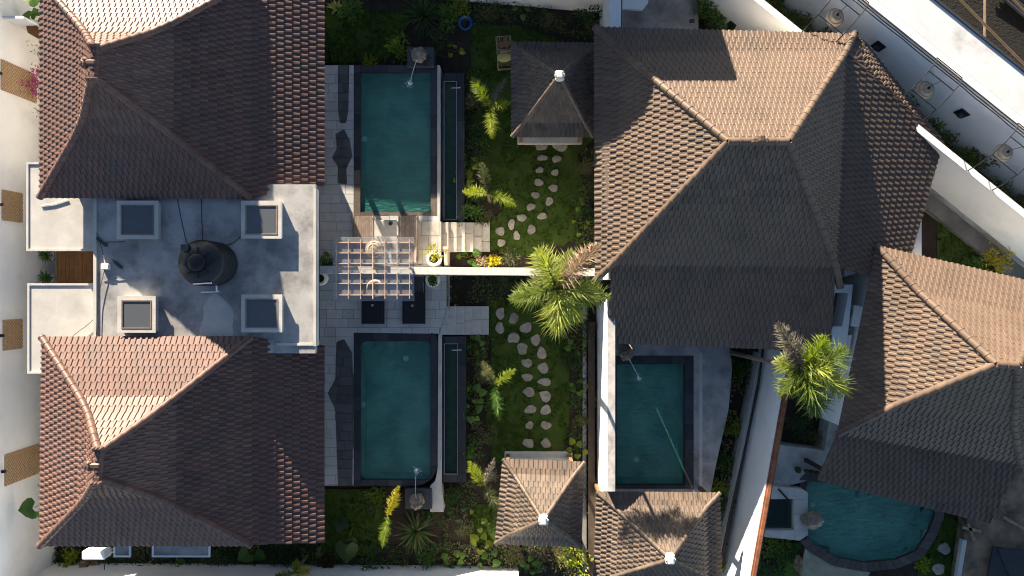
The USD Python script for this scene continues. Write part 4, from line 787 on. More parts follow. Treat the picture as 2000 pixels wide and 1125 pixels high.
# top pavement details
tag(obj('canopy', cat(ex(pp([(1216, -30), (1268, -30), (1266, 5), (1255, 19), (1216, 17)], 1.2), 1.05, 1.2)), 'white_paint'), 'white curved canopy edge on the pavement at the top edge', 'canopy')
tag(obj('drain', cat(ppx([(1346, 38), (1356, 36), (1357, 44), (1347, 45)], -.15, -.12)), 'dark_plastic'), 'small dark drain on the grey pavement at the top edge', 'drain')
tp = thing('water_barrel', 'green barrel with white round lid beside the top planting bed', 'barrel', at(1428, 50, -.6)); obj('body', lathe([(0, 0), (.25, 0), (.28, .3), (.25, .7), (0, .7)], 20), 'leaf_dark', tp); obj('lid', lathe([(0, .7), (.2, .7), (.2, .76), (0, .78)], 20, (.1, -.05, 0)), 'white_paint', tp)
# lower right yard
tag(obj('low_wall', cat(ppx([(1880, 1055), (1889, 1055), (1875, 1140), (1867, 1140)], -.45, -.25)), 'pale_concrete'), 'short pale wall at the bottom beside the rubble yard', 'wall')
tag(obj('rusty_sheet', cat(ppx([(1940, 1068), (2030, 1078), (2030, 1150), (1925, 1150)], -.1, -.02), bar(at(1950, 1070, .0), at(1975, 1130, .0), .08, .05)), 'pit_sheet'), 'dark sheet with a batten in the rubble yard at the bottom right corner', 'sheet')
for i, (x, y, x1, y1) in enumerate(((1890, 1022, 1905, 1060), (1880, 1030, 1915, 1038), (1960, 1010, 2005, 1035))): tag(obj('timber', bar(at(x, y, -.2), at(x1, y1, -.2), .12, .08), 'bamboo'), ('short pale timber below the eave of the tilted villa', 'timber crossing another below the eave of the tilted villa', 'timber lying in the rubble at the right edge')[i], 'timber')

# stepping stones ------------------------------------------------------------------------
def stone_mesh(px, py, rx, ry, seed, z=-.9, blocky=.0):
    rg = np.random.default_rng(seed); c = at(px, py, z + .06); k = (EYE - z) / FPX; n = 14; a = np.linspace(0, 2 * np.pi, n, endpoint=False); ph = rg.uniform(0, 6.28, 3)
    r = 1 + .10 * np.sin(2 * a + ph[0]) + .09 * np.sin(3 * a + ph[1]) + .05 * np.sin(5 * a + ph[2])
    if blocky: r *= 1 / np.maximum(np.abs(np.cos(a - ph[0])), np.abs(np.sin(a - ph[0]))) ** blocky
    V, F = [], []
    for s, h in ((1.0, -.06), (1.0, .03), (.93, .055), (.5, .062)):
        for i in range(n): V.append([c[0] + s * r[i] * rx * k * math.cos(a[i]), c[1] + s * r[i] * ry * k * math.sin(a[i]), z + h + rg.uniform(-.005, .005)])
    for L in range(3):
        for i in range(n): p, q = L * n + i, L * n + (i + 1) % n; F += [[p, q, q + n], [p, q + n, p + n]]
    V.append([c[0], c[1], z + .063]); F += [[3 * n + i, 3 * n + (i + 1) % n, 4 * n] for i in range(n)]
    return trimesh.Trimesh(V, F, process=False)
for i, (x, y, s) in enumerate(((1845, 1072, .2), (1834, 1112, .22))): tag(obj('stepping_stone', stone_mesh(x, y, 11, 12, 90 + i, blocky=.3), 'path_stone', smooth=30), ('pale stepping stone on the grass right of the curved pool, upper of two', 'pale stepping stone on the grass right of the curved pool, lower of two')[i], 'stone')
S1 = [(1057, 285, 13, 8), (1094, 286, 15, 9), (1059, 308, 10, 6), (1087, 310, 9, 7), (1054, 332, 8, 6), (1084, 337, 8, 6), (1052, 356, 9, 7), (1081, 367, 10, 7), (1046, 381, 8, 7), (1073, 393, 8, 8), (1037, 404, 9, 7), (1059, 422, 9, 7), (1019, 425, 9, 8), (999, 438, 7, 10), (1038, 448, 9, 9), (977, 451, 10, 8), (1009, 460, 7, 9), (979, 474, 9, 7)]
S2 = [(977, 612, 10, 12), (1003, 622, 10, 12), (976, 641, 10, 12), (1027, 640, 13, 11), (1003, 660, 12, 12), (1046, 664, 11, 11), (1020, 681, 12, 12), (1058, 690, 11, 12), (1029, 709, 11, 10), (1061, 719, 12, 11), (1030, 737, 11, 9), (1064, 746, 13, 9), (1033, 766, 13, 10), (1065, 774, 12, 12), (1036, 800, 13, 9), (1066, 801, 11, 11), (1034, 831, 9, 8), (1066, 831, 11, 9), (1032, 866, 12, 10), (1066, 866, 11, 10)]
ordn = ['first', 'second', 'third', 'fourth', 'fifth', 'sixth', 'seventh', 'eighth', 'ninth', 'tenth', 'eleventh', 'twelfth', 'thirteenth', 'fourteenth', 'fifteenth', 'sixteenth', 'seventeenth', 'eighteenth', 'nineteenth', 'twentieth']
for i, (x, y, a, b) in enumerate(S1): tag(obj('stepping_stone', stone_mesh(x, y, a, b, i), 'path_stone', smooth=40), f'pale rounded stepping stone in upper lawn, {ordn[i]} counted down from upper pavilion', 'stepping stone', 'stepping stones in the upper lawn')
for i, (x, y, a, b) in enumerate(S2): tag(obj('stepping_stone', stone_mesh(x, y, a * .9, b * .9, 50 + i, blocky=.35), 'path_stone', smooth=40), ('round reddish stepping stone in lower lawn, near its bottom end' if i == 16 else f'grey angular stepping stone in lower lawn, {ordn[i]} counted down from grey steps'), 'stepping stone', 'stepping stones in the lower lawn')

# ---------------------------------------------------------------- vegetation
def leaf_cards(P, D, L, W, bend=.25):
    """Pointed bent leaves: at P along D, each an island of 4 triangles."""
    n = len(P); D = D / np.maximum(np.linalg.norm(D, axis=1, keepdims=True), 1e-9); ref = np.where(np.abs(D[:, 2:3]) > .9, [[1.0, 0, 0]], [[0, 0, 1.0]])
    S = np.cross(D, ref); S /= np.linalg.norm(S, axis=1, keepdims=True); U = np.cross(S, D); L, W = np.broadcast_to(L, n)[:, None], np.broadcast_to(W, n)[:, None]
    a, m, t = P, P + D * L * .5 + U * L * bend * .3, P + D * L - U * L * bend * .2
    V = np.stack([a, m - S * W / 2 - U * W * .0, m - U * W * .18, m + S * W / 2, t], 1).reshape(-1, 3)
    f = np.array([[0, 2, 1], [0, 3, 2], [1, 2, 4], [2, 3, 4]]); F = (f[None] + 5 * np.arange(n)[:, None, None]).reshape(-1, 3)
    return trimesh.Trimesh(V, F, process=False)
def strap(base, dirn, L, w, droop, n=6, up=(0, 0, 1)):
    """A long drooping strap leaf."""
    d = np.array(dirn, float); d /= np.linalg.norm(d); t = np.linspace(0, 1, n); P = np.array(base) + d * (L * t)[:, None]; P[:, 2] -= droop * L * t ** 2
    s = np.cross(d, [0, 0, 1.0]); s /= max(np.linalg.norm(s), 1e-6); ww = w * np.sin(np.pi * np.clip(t * .85 + .12, 0, 1)); ww[-1] = w * .04
    V = np.vstack([P - s * ww[:, None] / 2, P - np.array([0, 0, .25]) * ww[:, None], P + s * ww[:, None] / 2]); F = []
    for i in range(n - 1):
        for q in (0, n): F += [[q + i, q + i + 1, q + n + i + 1], [q + i, q + n + i + 1, q + n + i]]
    return trimesh.Trimesh(V, F, process=False)
def heart(base, tip_dir, size, tilt, roll=0):
    """A heart-shaped blade."""
    o = np.array([(0, 0), (.28, -.18), (.5, .0), (.52, .3), (.36, .65), (.0, 1.05), (-.36, .65), (-.52, .3), (-.5, .0), (-.28, -.18)]) * size
    V = np.c_[o, -.35 * np.abs(o[:, 0]) * .6 - .12 * (o[:, 1] / size) ** 2 * size]; V = np.vstack([V, [[0, .35 * size, .05 * size]]]); F = [[i, (i + 1) % 10, 10] for i in range(10)]
    d = np.array(tip_dir, float); d[2] = 0; d /= np.linalg.norm(d); s = np.array([d[1], -d[0], 0]); ct, st = math.cos(tilt), math.sin(tilt)
    f = d * ct + np.array([0, 0, -st]); u = d * st + np.array([0, 0, ct]); return trimesh.Trimesh(np.array(base) + V[:, :1] * s + V[:, 1:2] * f + V[:, 2:3] * u, F, process=False)
def shrub(label, px, py, r, h, m='leaf_green', z=GZ, leaf=.12, n=220, seed=0, name='shrub', group=None, cat_='shrub', narrow=.45):
    rg = np.random.default_rng(seed + 1000); c = at(px, py, z + h * .5)
    if px < 95: h += 1.2; c = at(px, py, 1.5); c[0] = max(c[0], -20.05)
    c[2] = z; s = thing(name, label, cat_, c, 0, group)
    k = max(4, int(n / 26)); cl = rg.normal(0, .45, (k, 3)) * [r, r, .28 * h] + [0, 0, h * .62]; cl[:, 2] = np.clip(cl[:, 2], .15 * h, h)
    w = rg.integers(0, k, n); P = cl[w] + rg.normal(0, 1, (n, 3)) * [r * .22, r * .22, h * .12]; P[:, 2] = np.clip(P[:, 2], .03, None)
    D = P - cl[w] * [.8, .8, .6]; D /= np.maximum(np.linalg.norm(D, axis=1, keepdims=True), 1e-6); D = D + rg.normal(0, .5, (n, 3)); D[:, 2] = D[:, 2] * .6 + .1
    L = leaf * rg.uniform(.6, 1.4, n); obj('foliage', leaf_cards(P, D, L, L * narrow), m, s)
    st = [tube([(0, 0, 0), q * [.5, .5, .6], q], .014, 5, r2=.006) for q in cl[:10]]; obj('stem', cat(st), 'trunk', s); return s
def taro(label, px, py, size=.34, n=6, h=.6, z=GZ, m='leaf_green', seed=0, spread=.42, group=None):
    rg = np.random.default_rng(seed + 2000); s = thing('taro_plant', label, 'plant', (*at(px, py, (z if px > 95 else 1.2) + h)[:2], z), 0, group); st = []
    if px < 95: h += 2.2
    for k in range(n):
        a = k * 2.4 + rg.uniform(-.4, .4); rr = spread * rg.uniform(.35, 1); hh = h * rg.uniform(.6, 1.05); b = np.array([rr * math.cos(a), rr * math.sin(a), hh]); sz = size * rg.uniform(.7, 1.15)
        obj('leaf', heart(b, (math.cos(a), math.sin(a), 0), sz, rg.uniform(.15, .6)), m, s); st.append(tube(curve((0, 0, 0), b, -.06, 6), .014, 5, r2=.009))
    obj('stalk', cat(st), 'leaf_lime', s); return s
def rosette(label, px, py, r, h, n=34, m='leaf_dark', z=GZ, w=.07, seed=0, name='spiky_plant', m2=None, trunk=.0, group=None, cat_='plant'):
    rg = np.random.default_rng(seed + 3000); s = thing(name, label, cat_, (*at(px, py, z + trunk + .3)[:2], z), 0, group)
    if trunk: obj('trunk', tube([(0, 0, 0), (0, 0, trunk)], .12, 8), 'trunk', s)
    for k in range(n):
        a = k * 2.39996; el = 1.25 - 1.15 * (k / n) + rg.uniform(-.12, .12); L = r * rg.uniform(.75, 1.1) / max(.55, math.cos(el * .5))
        obj('leaf', strap((0, 0, trunk + .05), (math.cos(a) * math.cos(el), math.sin(a) * math.cos(el), math.sin(el) * h), L, w, rg.uniform(.15, .35)), (m2 if m2 and rg.random() < .4 else m), s)
    return s
def brush_frond(a, b, width, dens=150, arch=.25, seed=0, droop=.25, lw=.035, all_round=True):
    """A plume-shaped palm frond: rachis with leaflets standing all round it; returns (rachis, leaflets)."""
    rg = np.random.default_rng(seed); a, b = np.asarray(a, float), np.asarray(b, float); L = np.linalg.norm(b - a); t = np.linspace(0, 1, 16); C = a + (b - a) * t[:, None]; C[:, 2] += arch * L * 4 * t * (1 - t) * .7
    n = int(dens * L); u = np.sort(rg.uniform(.04, 1, n)); P = np.stack([np.interp(u, t, C[:, k]) for k in range(3)], 1); T = np.stack([np.interp(np.clip(u + .05, 0, 1.05), np.r_[t, 1.05], np.r_[C[:, k], C[-1, k] + (C[-1, k] - C[-2, k])]) for k in range(3)], 1) - P
    T[-1] = T[-2]; T /= np.maximum(np.linalg.norm(T, axis=1, keepdims=True), 1e-6); S = np.cross(T, [0, 0, 1.0]); S /= np.maximum(np.linalg.norm(S, axis=1, keepdims=True), 1e-6); U = np.cross(S, T)
    th = rg.uniform(0, 2 * np.pi, n) if all_round else rg.choice([0, np.pi], n) + rg.normal(0, .35, n); D = S * np.cos(th)[:, None] + U * np.sin(th)[:, None] + T * rg.uniform(.15, .95, n)[:, None]; D[:, 2] -= droop * rg.uniform(.3, 1.2, n)
    env = np.clip(np.sin(np.pi * np.clip(u * .82 + .14, 0, 1)), .3, 1) ; LL = width * env * rg.uniform(.45, 1.35, n)
    return tube(C, .025, 6, r2=.006), leaf_cards(P, D, LL, lw, .35)
def palm(label, centre, zc, fronds, base=None, zb=GZ, seed=0, dens=330, lw=.020, tr=.06, all_round=True, lens=None):
    c = at(*centre, zc); b = at(*base, zb) if base else np.array([c[0], c[1], zb]); p = thing('palm_tree', label, 'palm tree', b)
    obj('trunk', tube(curve((0, 0, 0), c - b, 0, 10), tr * 1.25, 10, r2=tr * .8), 'trunk', p)
    obj('trunk_rings', cat([lathe([(tr * .8, 0), (tr * 1.22 - .2 * tr * f, 0), (tr * 1.22 - .2 * tr * f, .03), (tr * .8, .03)], 10, (c - b) * f) for f in np.linspace(.1, .95, 14)]), 'trunk', p)
    for i, (tip, dz, width, m, *o) in enumerate(fronds):
        r, l = brush_frond((0, 0, 0), at(*tip, zc + dz) - c, width * (1.25 if dens == 330 else 1.1), dens * (o[0] if o else 1), .22, seed * 31 + i, lw=lw, all_round=all_round)
        for q in (r, l): q.apply_translation(c - b)
        f = obj('frond', l, m, p); obj('rachis', r, 'trunk' if m in ('leaf_dry', 'leaf_grey') else 'leaf_olive', f)
    return p
palm('young palm with yellow green plume fronds left of the upper pavilion', (958, 212), 1.7, [((922, 153), .1, .30, 'leaf_lime'), ((996, 201), .2, .24, 'leaf_lime'), ((963, 270), -.1, .30, 'leaf_lime'), ((986, 155), .1, .22, 'leaf_grey', .6)], seed=1)
palm('young palm with two bright plumes beside the upper trough', (953, 378), 1.7, [((940, 317), .3, .24, 'leaf_olive', .8), ((905, 374), .0, .28, 'leaf_lime'), ((1008, 402), -.1, .28, 'leaf_lime')], seed=2)
palm('young palm with curled green plumes beside the lower lawn', (966, 752), 1.3, [((1006, 722), .0, .25, 'leaf_lime'), ((976, 818), -.1, .26, 'leaf_green'), ((942, 706), .1, .24, 'leaf_olive', .7)], seed=3)
palm('young palm with two plumes left of the lower pavilion', (946, 948), 1.5, [((916, 902), .1, .26, 'leaf_lime'), ((990, 1004), -.1, .30, 'leaf_olive'), ((966, 895), .0, .2, 'leaf_grey', .5)], seed=4)
palm('young palm with one long yellow plume below the lower left pool', (758, 1006), 2.3, [((779, 950), .2, .24, 'leaf_yellow'), ((748, 1066), -.1, .24, 'leaf_lime')], seed=5)
palm('small palm with yellow plumes at the bottom edge below the lower left villa', (575, 1118), 1.0, [((540, 1124), 0, .24, 'leaf_lime'), ((607, 1112), .1, .26, 'leaf_yellow'), ((580, 1092), 0, .2, 'leaf_lime')], seed=6)
palm('tall feathery palm at the end of the dividing wall beside the large villa', (1088, 562), 5.2, [((1052, 488), .35, .72, 'palm_leaf'), ((1168, 478), .5, .55, 'leaf_dry', .9), ((1000, 584), -.3, .62, 'palm_leaf'), ((1186, 580), -.2, .68, 'palm_leaf'), ((1088, 650), -.5, .80, 'palm_leaf'), ((1116, 492), -.3, .55, 'palm_leaf'), ((1132, 625), -.5, .6, 'palm_leaf'), ((1036, 545), -.6, .5, 'leaf_olive', .7)], seed=7, dens=230, lw=.038, tr=.08)
palm('tall leaning palm with dry grey frond above the orange-capped wall', (1562, 720), 6.6, [((1518, 632), .3, .46, 'leaf_grey', 1.0), ((1646, 682), .1, .66, 'palm_leaf'), ((1590, 810), -.5, .66, 'palm_leaf'), ((1650, 762), -.4, .66, 'palm_leaf'), ((1525, 770), -.4, .5, 'palm_leaf'), ((1612, 655), .5, .5, 'leaf_lime'), ((1575, 775), -.2, .6, 'leaf_lime'), ((1515, 705), -.3, .5, 'palm_leaf'), ((1622, 720), .5, .6, 'palm_leaf')], base=(1415, 686), zb=-.9, seed=8, dens=230, lw=.038, tr=.085)
palm('small palm with dry plume below the curved pool', (1560, 1118), .6, [((1558, 1085), .4, .2, 'leaf_dry', 1.2), ((1535, 1112), -.2, .3, 'leaf_green'), ((1540, 1135), 0, .3, 'leaf_green')], seed=9)

rosette('large dark spiky cycad above the upper left pool', 826, 28, 1.25, 1.0, 60, 'leaf_dark', seed=1, w=.06, trunk=.3, name='cycad', cat_='cycad')
rosette('large spiky cycad with pale leaf tips below the lower left pool', 812, 1040, 1.15, 1.0, 54, 'leaf_dark', seed=2, w=.075, m2='leaf_olive', trunk=.3, name='cycad', cat_='cycad')
rosette('variegated strap-leaved plant beside the upper left villa at the top edge', 655, 12, .55, .8, 14, 'leaf_variegated', seed=3, w=.11)
rosette('spiky yellow green plant at the bottom edge beside the cycad', 790, 1118, .6, .9, 22, 'leaf_lime', seed=4, w=.06, m2='leaf_variegated')
rosette('spiky grey green plant beside the base of the slanting alley wall', 1908, 488, .35, .8, 18, 'leaf_green', seed=5, w=.035)
rosette('spiky dark plant under the large villa eave by the slanting wall', 1862, 438, .35, .8, 16, 'leaf_olive', seed=6, w=.035)
rosette('spiky pale plant in the top bed left of the sunlit wall', 1442, 18, .4, .8, 14, 'leaf_lime', seed=7, w=.05, z=-.5)
rosette('yellow fan plant behind the white lid in the top bed', 1456, 42, .35, .8, 16, 'leaf_yellow', seed=8, w=.04, z=-.5)
rosette('grass-leaved plant in the corner behind the air conditioner, left of it', 100, 1092, .5, .9, 18, 'leaf_green', seed=9, w=.03)
rosette('striped bamboo grass right of the air conditioner at the bottom edge', 280, 1108, .55, 1.0, 26, 'leaf_olive', seed=10, w=.045, m2='leaf_variegated')
# planters beside the entrance
for i, (x, y) in enumerate(((84, 499), (84, 543))):
    k = thing('plant_pot', ('grey cylinder pot in the upper of the two entrance niches', 'grey cylinder pot in the lower of the two entrance niches')[i], 'pot', (*at(x + 8, y, .2)[:2], -.4)); obj('pot', lathe([(0, 0), (.2, 0), (.24, .5), (.19, .5), (.17, .4), (0, .4)], 18), 'pale_concrete', k, smooth=30)
    rosette(('spiky plant in the upper grey entrance pot', 'spiky plant in the lower grey entrance pot')[i], x, y, .42, .9, 24, 'leaf_green', z=.05, w=.06, seed=20 + i)
for i, (x, y, lb, m) in enumerate(((850, 500, 'yellow green plant growing in the sunlit white planter', 'leaf_yellow'), (846, 541, 'dark green plant growing in the shaded white planter', 'leaf_green'), (638, 510, 'small green plant growing in the dark planter box', 'leaf_green'))):
    shrub(lb, x, y, .30, .35, m, .4, .13, 90, seed=30 + i)
# taro-like plants
tl = [(916, 318, .30, 6, 'leaf_lime', 'bright heart-leaved plant beside the upper trough, above the lower of its palms'), (905, 350, .28, 6, 'leaf_lime', 'bright heart-leaved plant tight against the upper trough'), (915, 502, .34, 6, 'leaf_green', 'broad-leaved plant below the sunlit steps, by the dividing wall'), (882, 95, .26, 4, 'leaf_lime', 'light green plant between the cycad and the blue hose'),
      (928, 672, .25, 6, 'leaf_green', 'heart-leaved plant just below the grey steps'), (925, 770, .32, 7, 'leaf_green', 'large-leaved plant beside the middle of the lower trough'), (918, 808, .32, 7, 'leaf_green', 'large-leaved plant beside the lower part of the lower trough'), (930, 700, .22, 5, 'leaf_dark', 'dark heart-leaved plant beside the top of the lower trough'),
      (1130, 760, .28, 5, 'leaf_green', 'heart-leaved plant by the dark board edging, beside the middle stepping stones'), (1128, 880, .28, 5, 'leaf_lime', 'heart-leaved plant by the dark board edging above the lower pavilion'), (1128, 680, .28, 5, 'leaf_green', 'heart-leaved plant by the dark board edging below the tall palm'), (1132, 445, .24, 4, 'leaf_lime', 'light leaf plant under the large villa eave by the stepping stones'), (1130, 395, .24, 4, 'leaf_green', 'small leaf plant under the large villa eave in the upper garden'),
      (940, 1065, .36, 5, 'leaf_lime', 'bright arrow-leaved plant left of the lower pavilion foot'), (885, 1095, .32, 6, 'leaf_green', 'heart-leaved plant at the bottom bed left end'), (955, 1102, .32, 6, 'leaf_green', 'heart-leaved plant at the bottom wall, middle of the bed'), (1040, 1112, .30, 7, 'leaf_green', 'heart-leaved plant at the bottom wall below the lower pavilion'), (890, 1000, .26, 6, 'leaf_dark', 'dark round-leaved plant right of the lower rock spout'), (932, 1018, .24, 3, 'leaf_lime', 'single light-leaved plant on the small lawn'),
      (335, 1096, .26, 4, 'leaf_green', 'small broad-leaved plant below the wide window canopy'), (605, 1085, .28, 5, 'leaf_dark', 'dark heart-leaved plant below the lower left villa corner'), (1690, 80, .42, 4, 'leaf_green', 'large green leaf plant at the corner of the large villa eave'), (1968, 348, .34, 7, 'leaf_lime', 'broad-leaved plant in the alley hedge at the right edge'), (1020, 10, .26, 5, 'leaf_green', 'broad-leaved plant at the top wall above the blue hose'), (40, 18, .55, 6, 'leaf_green', 'big glossy-leaved plant in the top left corner')]
for i, (x, y, s, n, m, lb) in enumerate(tl): taro(lb, x, y, s, n, .5 if i != 24 else 1.2, GZ if y > 130 or x < 1300 else -.3, m, i)
# banana-like giant leaves
def giant(label, px, py, leaves, z=GZ, h=1.3, m='leaf_dark'):
    c = at(px, py, z + h); s = thing('banana_plant', label, 'plant', (c[0], c[1], z)); st = []
    for (tx, ty, sx, sz) in leaves:
        b = at(tx, ty, z + h) - [c[0], c[1], z]; d = b * [1, 1, 0]; d = d if np.linalg.norm(d) > .1 else np.array([0.1, -1, 0]); obj('leaf', heart(b * [.35, .35, 1] + [0, 0, sz], d, sx, .25), m, s); st.append(tube(curve((0, 0, 0), b * [.35, .35, 1] + [0, 0, sz], -.05, 6), .03, 6, r2=.015))
    obj('stalk', cat(st), 'leaf_lime', s)
giant('giant-leaved plant with round pale leaf on the dark grass below the lower left pool', 678, 1042, [(656, 1010, .62, .1), (672, 1108, .95, 0), (690, 1085, .5, -.1)])
giant('big banana-like leaves under the lower left villa corner', 492, 1076, [(470, 1092, .7, 0), (510, 1096, .5, -.1)], h=1.0, m='leaf_green')
giant('single big green leaf on the left wall beside the lower left villa', 78, 990, [(35, 1000, .85, 0), (92, 1010, .6, .1)], h=2.9, m='leaf_green')
# shrubs
sl = [(680, 20, .5, .7, 'leaf_green', 'leafy shrub at the top edge beside the variegated plant'), (775, 95, .62, .9, 'leaf_lime', 'bushy yellow green fern at the head of the upper left pool'), (722, 120, .35, .4, 'leaf_lime', 'low yellow green plant at the corner above the upper left pool'), (640, 95, .35, .6, 'leaf_dark', 'dark shrub against the upper left villa eave above the terrace'),
      (860, 80, .55, .7, 'leaf_dark', 'dark feathery shrub between the cycad and the trough'), (875, 35, .45, .6, 'leaf_green', 'dark leafy shrub left of the blue hose'), (895, 5, .5, .6, 'leaf_lime', 'yellow green shrub at the top wall left end'), (960, 22, .4, .5, 'leaf_olive', 'straggly shrub at the top wall above the bamboo chair'), (1075, 35, .45, .6, 'leaf_olive', 'straggly shrub at the top wall above the upper pavilion'), (1150, 45, .7, 1.1, 'leaf_dark', 'dense dark shrub at the top corner beside the large villa'),
      (925, 250, .4, .5, 'leaf_dark', 'dark shrub between the trough and the upper palm'), (920, 205, .35, .5, 'leaf_olive', 'thin olive shrub beside the upper trough'), (925, 410, .5, .6, 'leaf_green', 'leafy shrub above the sunlit steps'), (945, 425, .3, .5, 'leaf_olive', 'wispy shrub at the lawn edge above the sunlit steps'), (965, 508, .3, .4, 'leaf_yellow', 'yellow flowering shrub on the dividing wall bed'), (1000, 500, .45, .5, 'leaf_olive', 'straggly shrub between the yellow shrub and the tall palm'), (940, 515, .25, .4, 'leaf_dry', 'dry reddish shrub left of the yellow shrub'),
      (980, 550, .5, .5, 'leaf_olive', 'shaded straggly shrub under the dividing wall'), (1010, 565, .4, .5, 'leaf_dark', 'dark shrub under the tall palm, lower garden'), (940, 735, .35, .5, 'leaf_olive', 'olive shrub left of the curled palm'), (945, 850, .45, .4, 'leaf_olive', 'thin brownish shrub beside the lower lawn edge'), (920, 880, .3, .5, 'leaf_green', 'green shrub beside the lower end of the trough'), (960, 925, .35, .5, 'leaf_grey', 'grey spiky shrub at the lower pavilion corner'),
      (880, 970, .4, .5, 'leaf_dark', 'dark shrub at the foot of the lower trough'), (905, 1030, .35, .5, 'leaf_olive', 'olive shrub at the edge of the small lawn'), (845, 1000, .4, .6, 'leaf_dark', 'dark feathery shrub on the lower spill wall'), (840, 1085, .6, .7, 'leaf_dark', 'dense dark shrub between the cycad and the bottom bed'), (730, 965, .35, .4, 'leaf_lime', 'low yellow green plant below the lower left pool rim'), (720, 1105, .6, .6, 'leaf_dark', 'dark mixed shrub at the bottom edge right of the giant leaf'), (560, 1080, .5, .5, 'leaf_dark', 'dark shrub under the lower left villa corner'),
      (1125, 1090, .55, .9, 'leaf_lime', 'yellow green feathery bush below the lower pavilion'), (1090, 1085, .5, .6, 'leaf_olive', 'olive bush below the lower pavilion, left of the feathery bush'), (1000, 1085, .5, .5, 'leaf_olive', 'thin brown shrub bed below the lower pavilion left corner'), (1145, 640, .35, .6, 'leaf_olive', 'wispy shrub beside the board edging below the tall palm'), (1120, 710, .35, .5, 'leaf_dark', 'dark shrub beside the board edging, upper part'), (1140, 820, .35, .5, 'leaf_olive', 'wispy shrub beside the board edging, lower part'), (1140, 330, .35, .6, 'leaf_olive', 'dry grassy shrub under the large villa eave below the upper pavilion'), (1150, 420, .3, .5, 'leaf_dark', 'dark shrub under the large villa eave above the tall palm'),
      (1162, 783, .26, .3, 'leaf_yellow', 'yellow flowering tuft on the foot of the long white wall'), (1162, 948, .22, .3, 'leaf_yellow', 'yellow flowering tuft at the lower end of the long white wall'), (1410, 760, .4, .5, 'leaf_olive', 'twiggy shrub at the right edge of the concrete deck, upper part'), (1440, 720, .4, .5, 'leaf_green', 'leafy shrub beside the leaning palm trunk'), (1428, 830, .4, .5, 'leaf_lime', 'leafy shrub along the concrete deck edge, middle part'), (1415, 900, .4, .5, 'leaf_green', 'leafy shrub along the concrete deck edge, lower part'), (1400, 955, .4, .6, 'leaf_lime', 'bright shrub at the corner of the bottom right pavilion'), (1410, 990, .4, .6, 'leaf_green', 'green shrub beside the bottom right pavilion eave'), (1412, 1105, .3, .7, 'leaf_lime', 'bright tuft below the bottom right pavilion corner'),
      (1560, 830, .6, .8, 'leaf_dark', 'dark shrub under the leaning palm'), (1590, 850, .4, .6, 'leaf_olive', 'olive shrub right of the dark shrub under the leaning palm'), (1530, 1085, .8, .7, 'leaf_green', 'feathery green bush below the square pond'), (1510, 1065, .5, .6, 'leaf_lime', 'yellow green bush just below the square pond rim'), (1800, 1100, .3, .4, 'leaf_lime', 'low yellow green shrub at the edge of the curved pool'),
      (1955, 510, .65, .9, 'leaf_yellow', 'yellow green feathery bush at the foot of the slanting wall, right'), (1900, 520, .45, .6, 'leaf_green', 'green shrub above the eave of the tilted villa'), (1380, 15, .5, .9, 'leaf_green', 'leafy shrub in the top bed beside the grey pavement'), (1395, 45, .45, .8, 'leaf_green', 'leafy shrub in the top bed against the large villa eave'),
      (66, 150, .55, 1.4, 'flower_pink', 'pink flowering bush on the left wall beside the upper left villa'), (72, 215, .5, 1.0, 'leaf_olive', 'faded flowering bush below the pink one by the left wall'), (68, 92, .4, 1.2, 'leaf_olive', 'olive shrub above the pink bush by the left wall'), (76, 275, .3, .6, 'leaf_green', 'small green shrub by the left wall above the entrance canopy'), (78, 770, .3, .7, 'leaf_green', 'upper small grassy shrub by the left wall beside the lower left villa'), (78, 820, .28, .6, 'leaf_green', 'small grassy shrub by the left wall, beside the lower left villa ridge bend'), (76, 870, .3, .7, 'leaf_dark', 'dark grassy shrub by the left wall just above the lowest tan panel'), (76, 955, .3, .7, 'leaf_lime', 'lime shrub by the left wall just below the lowest tan panel'),
      (420, 1092, .6, .6, 'leaf_olive', 'olive green bush below the lower left villa, right of the wide canopy'), (140, 1090, .35, .5, 'leaf_lime', 'small lime shrub left of the air conditioner'), (175, 1100, .3, .5, 'leaf_dry', 'dry twiggy shrub left of the air conditioner at the bottom wall'), (640, 1100, .4, .4, 'leaf_red', 'dark reddish shrub at the bottom edge left of the giant leaf')]
for i, (x, y, r, h, m, lb) in enumerate(sl): shrub(lb, x, y, r, h, m, GZ if not (x > 1360 and y < 60) else -.5, .15 if m not in ('leaf_olive', 'leaf_dark') else .13, int(150 + 260 * r), seed=i, narrow=.45 if m not in ('leaf_olive', 'leaf_grey') else .22, name='flowering_bush' if 'flower' in m else 'shrub')
def cover(label, poly, z, n, ms, seed, leaf=.11, h=.28):
    rg = np.random.default_rng(seed); x0, y0, x1, y1 = poly.bounds; P = np.stack([rg.uniform(x0, x1, n), rg.uniform(y0, y1, n), z + h * rg.uniform(0, 1, n) ** 1.5], 1); P = P[shapely.contains_xy(poly, P[:, 0], P[:, 1])]
    P = P[meshkit.fbm(P * [1.6, 1.6, 0], 3, seed) > .42]; D = rg.normal(0, 1, P.shape); D[:, 2] = np.abs(D[:, 2]) * .4; L = leaf * rg.uniform(.5, 1.5, len(P)); pick = rg.integers(0, len(ms), len(P))
    x = thing('ground_cover', label, 'ground cover'); x.SetCustomDataByKey('kind', 'stuff')
    for k, m in enumerate(ms):
        s = pick == k; obj('leaves', leaf_cards(P[s], D[s], L[s], L[s] * .4), m, x, kind='stuff')
cover('low mixed leaves of the bed right of the upper trough', pp([(905, 140), (945, 140), (955, 300), (950, 440), (905, 436)], GZ), GZ, 3230, ['leaf_dark', 'leaf_green', 'leaf_olive'], 1)
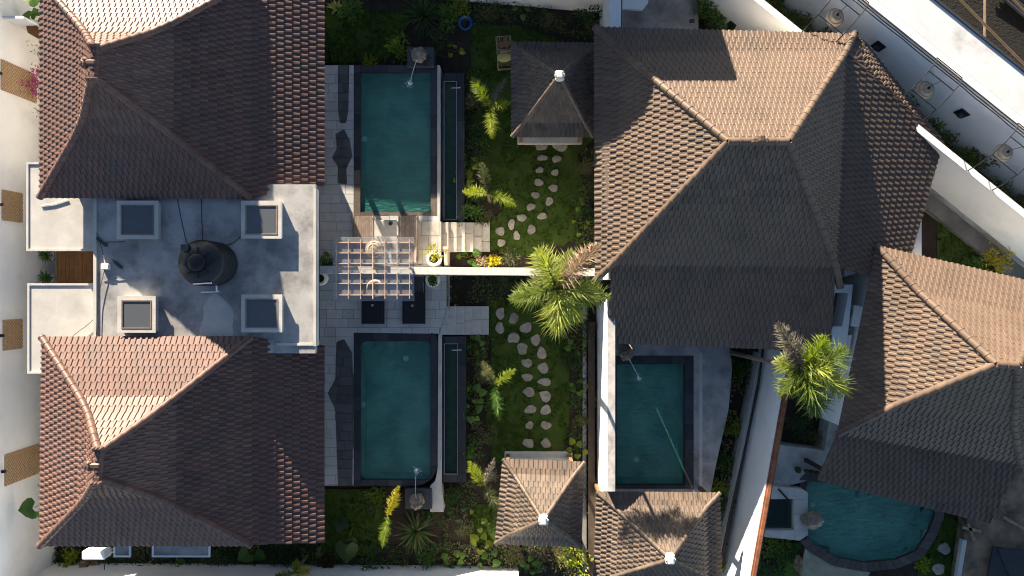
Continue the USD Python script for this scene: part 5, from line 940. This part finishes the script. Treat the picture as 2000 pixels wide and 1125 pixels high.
cover('low mixed leaves of the bed right of the lower trough', pp([(908, 655), (955, 655), (950, 900), (930, 1000), (870, 1100), (865, 950), (908, 940)], GZ), GZ, 5100, ['leaf_dark', 'leaf_green', 'leaf_olive'], 2)
cover('low leaves of the bed along the board edging of the lower garden', pp([(1112, 590), (1148, 590), (1148, 1000), (1110, 905)], GZ), GZ, 2720, ['leaf_dark', 'leaf_olive', 'leaf_green'], 3)
cover('low leaves of the bed along the top wall', pp([(800, -20), (1165, -5), (1165, 85), (1010, 45), (900, 55), (800, 30)], GZ), GZ, 4080, ['leaf_dark', 'leaf_olive', 'leaf_green'], 4)
cover('low leaves and dry stems below the lower pavilion', pp([(865, 1060), (1150, 1060), (1150, 1120), (865, 1110)], GZ), GZ, 3910, ['leaf_dark', 'leaf_green', 'leaf_dry'], 5)
cover('low dark leaves along the bottom wall below the lower left villa', pp([(90, 1060), (850, 1060), (850, 1100), (90, 1098)], GZ), GZ, 7140, ['leaf_dark', 'leaf_olive', 'leaf_dark'], 6)
cover('low leaves along the edge of the concrete deck', pp([(1432, 690), (1482, 690), (1405, 1090), (1385, 1090), (1390, 960)], GZ), GZ + .2, 3740, ['leaf_olive', 'leaf_green', 'leaf_dry'], 7)
cover('red and green hedge leaves along the foot of the broad slanting wall', Polygon([nd(16.45, -14), nd(16.45, 22), nd(17.17, 22), nd(17.17, -14)]), -.35, 330000, ['leaf_green', 'leaf_lime', 'leaf_red', 'leaf_olive'], 8, .16, .8)
cover('low leaves under the dividing wall in both gardens', pp([(880, 535), (1080, 535), (1080, 580), (880, 595)], GZ), GZ, 2210, ['leaf_dark', 'leaf_olive'], 9)
cover('low leaves under the large villa eave in the upper garden', pp([(1138, 290), (1168, 290), (1168, 520), (1120, 500)], GZ), GZ, 1530, ['leaf_olive', 'leaf_green'], 10)
cover('ferny ground leaves below the square pond', pp([(1470, 1050), (1570, 1060), (1560, 1130), (1460, 1130)], GZ), GZ, 2550, ['leaf_green', 'leaf_dark'], 11)
cover('weeds along the foot of the slanting garden wall', pp([(1838, 420), (1960, 500), (1960, 540), (1838, 520)], GZ), GZ, 1530, ['leaf_dark', 'leaf_olive'], 12)
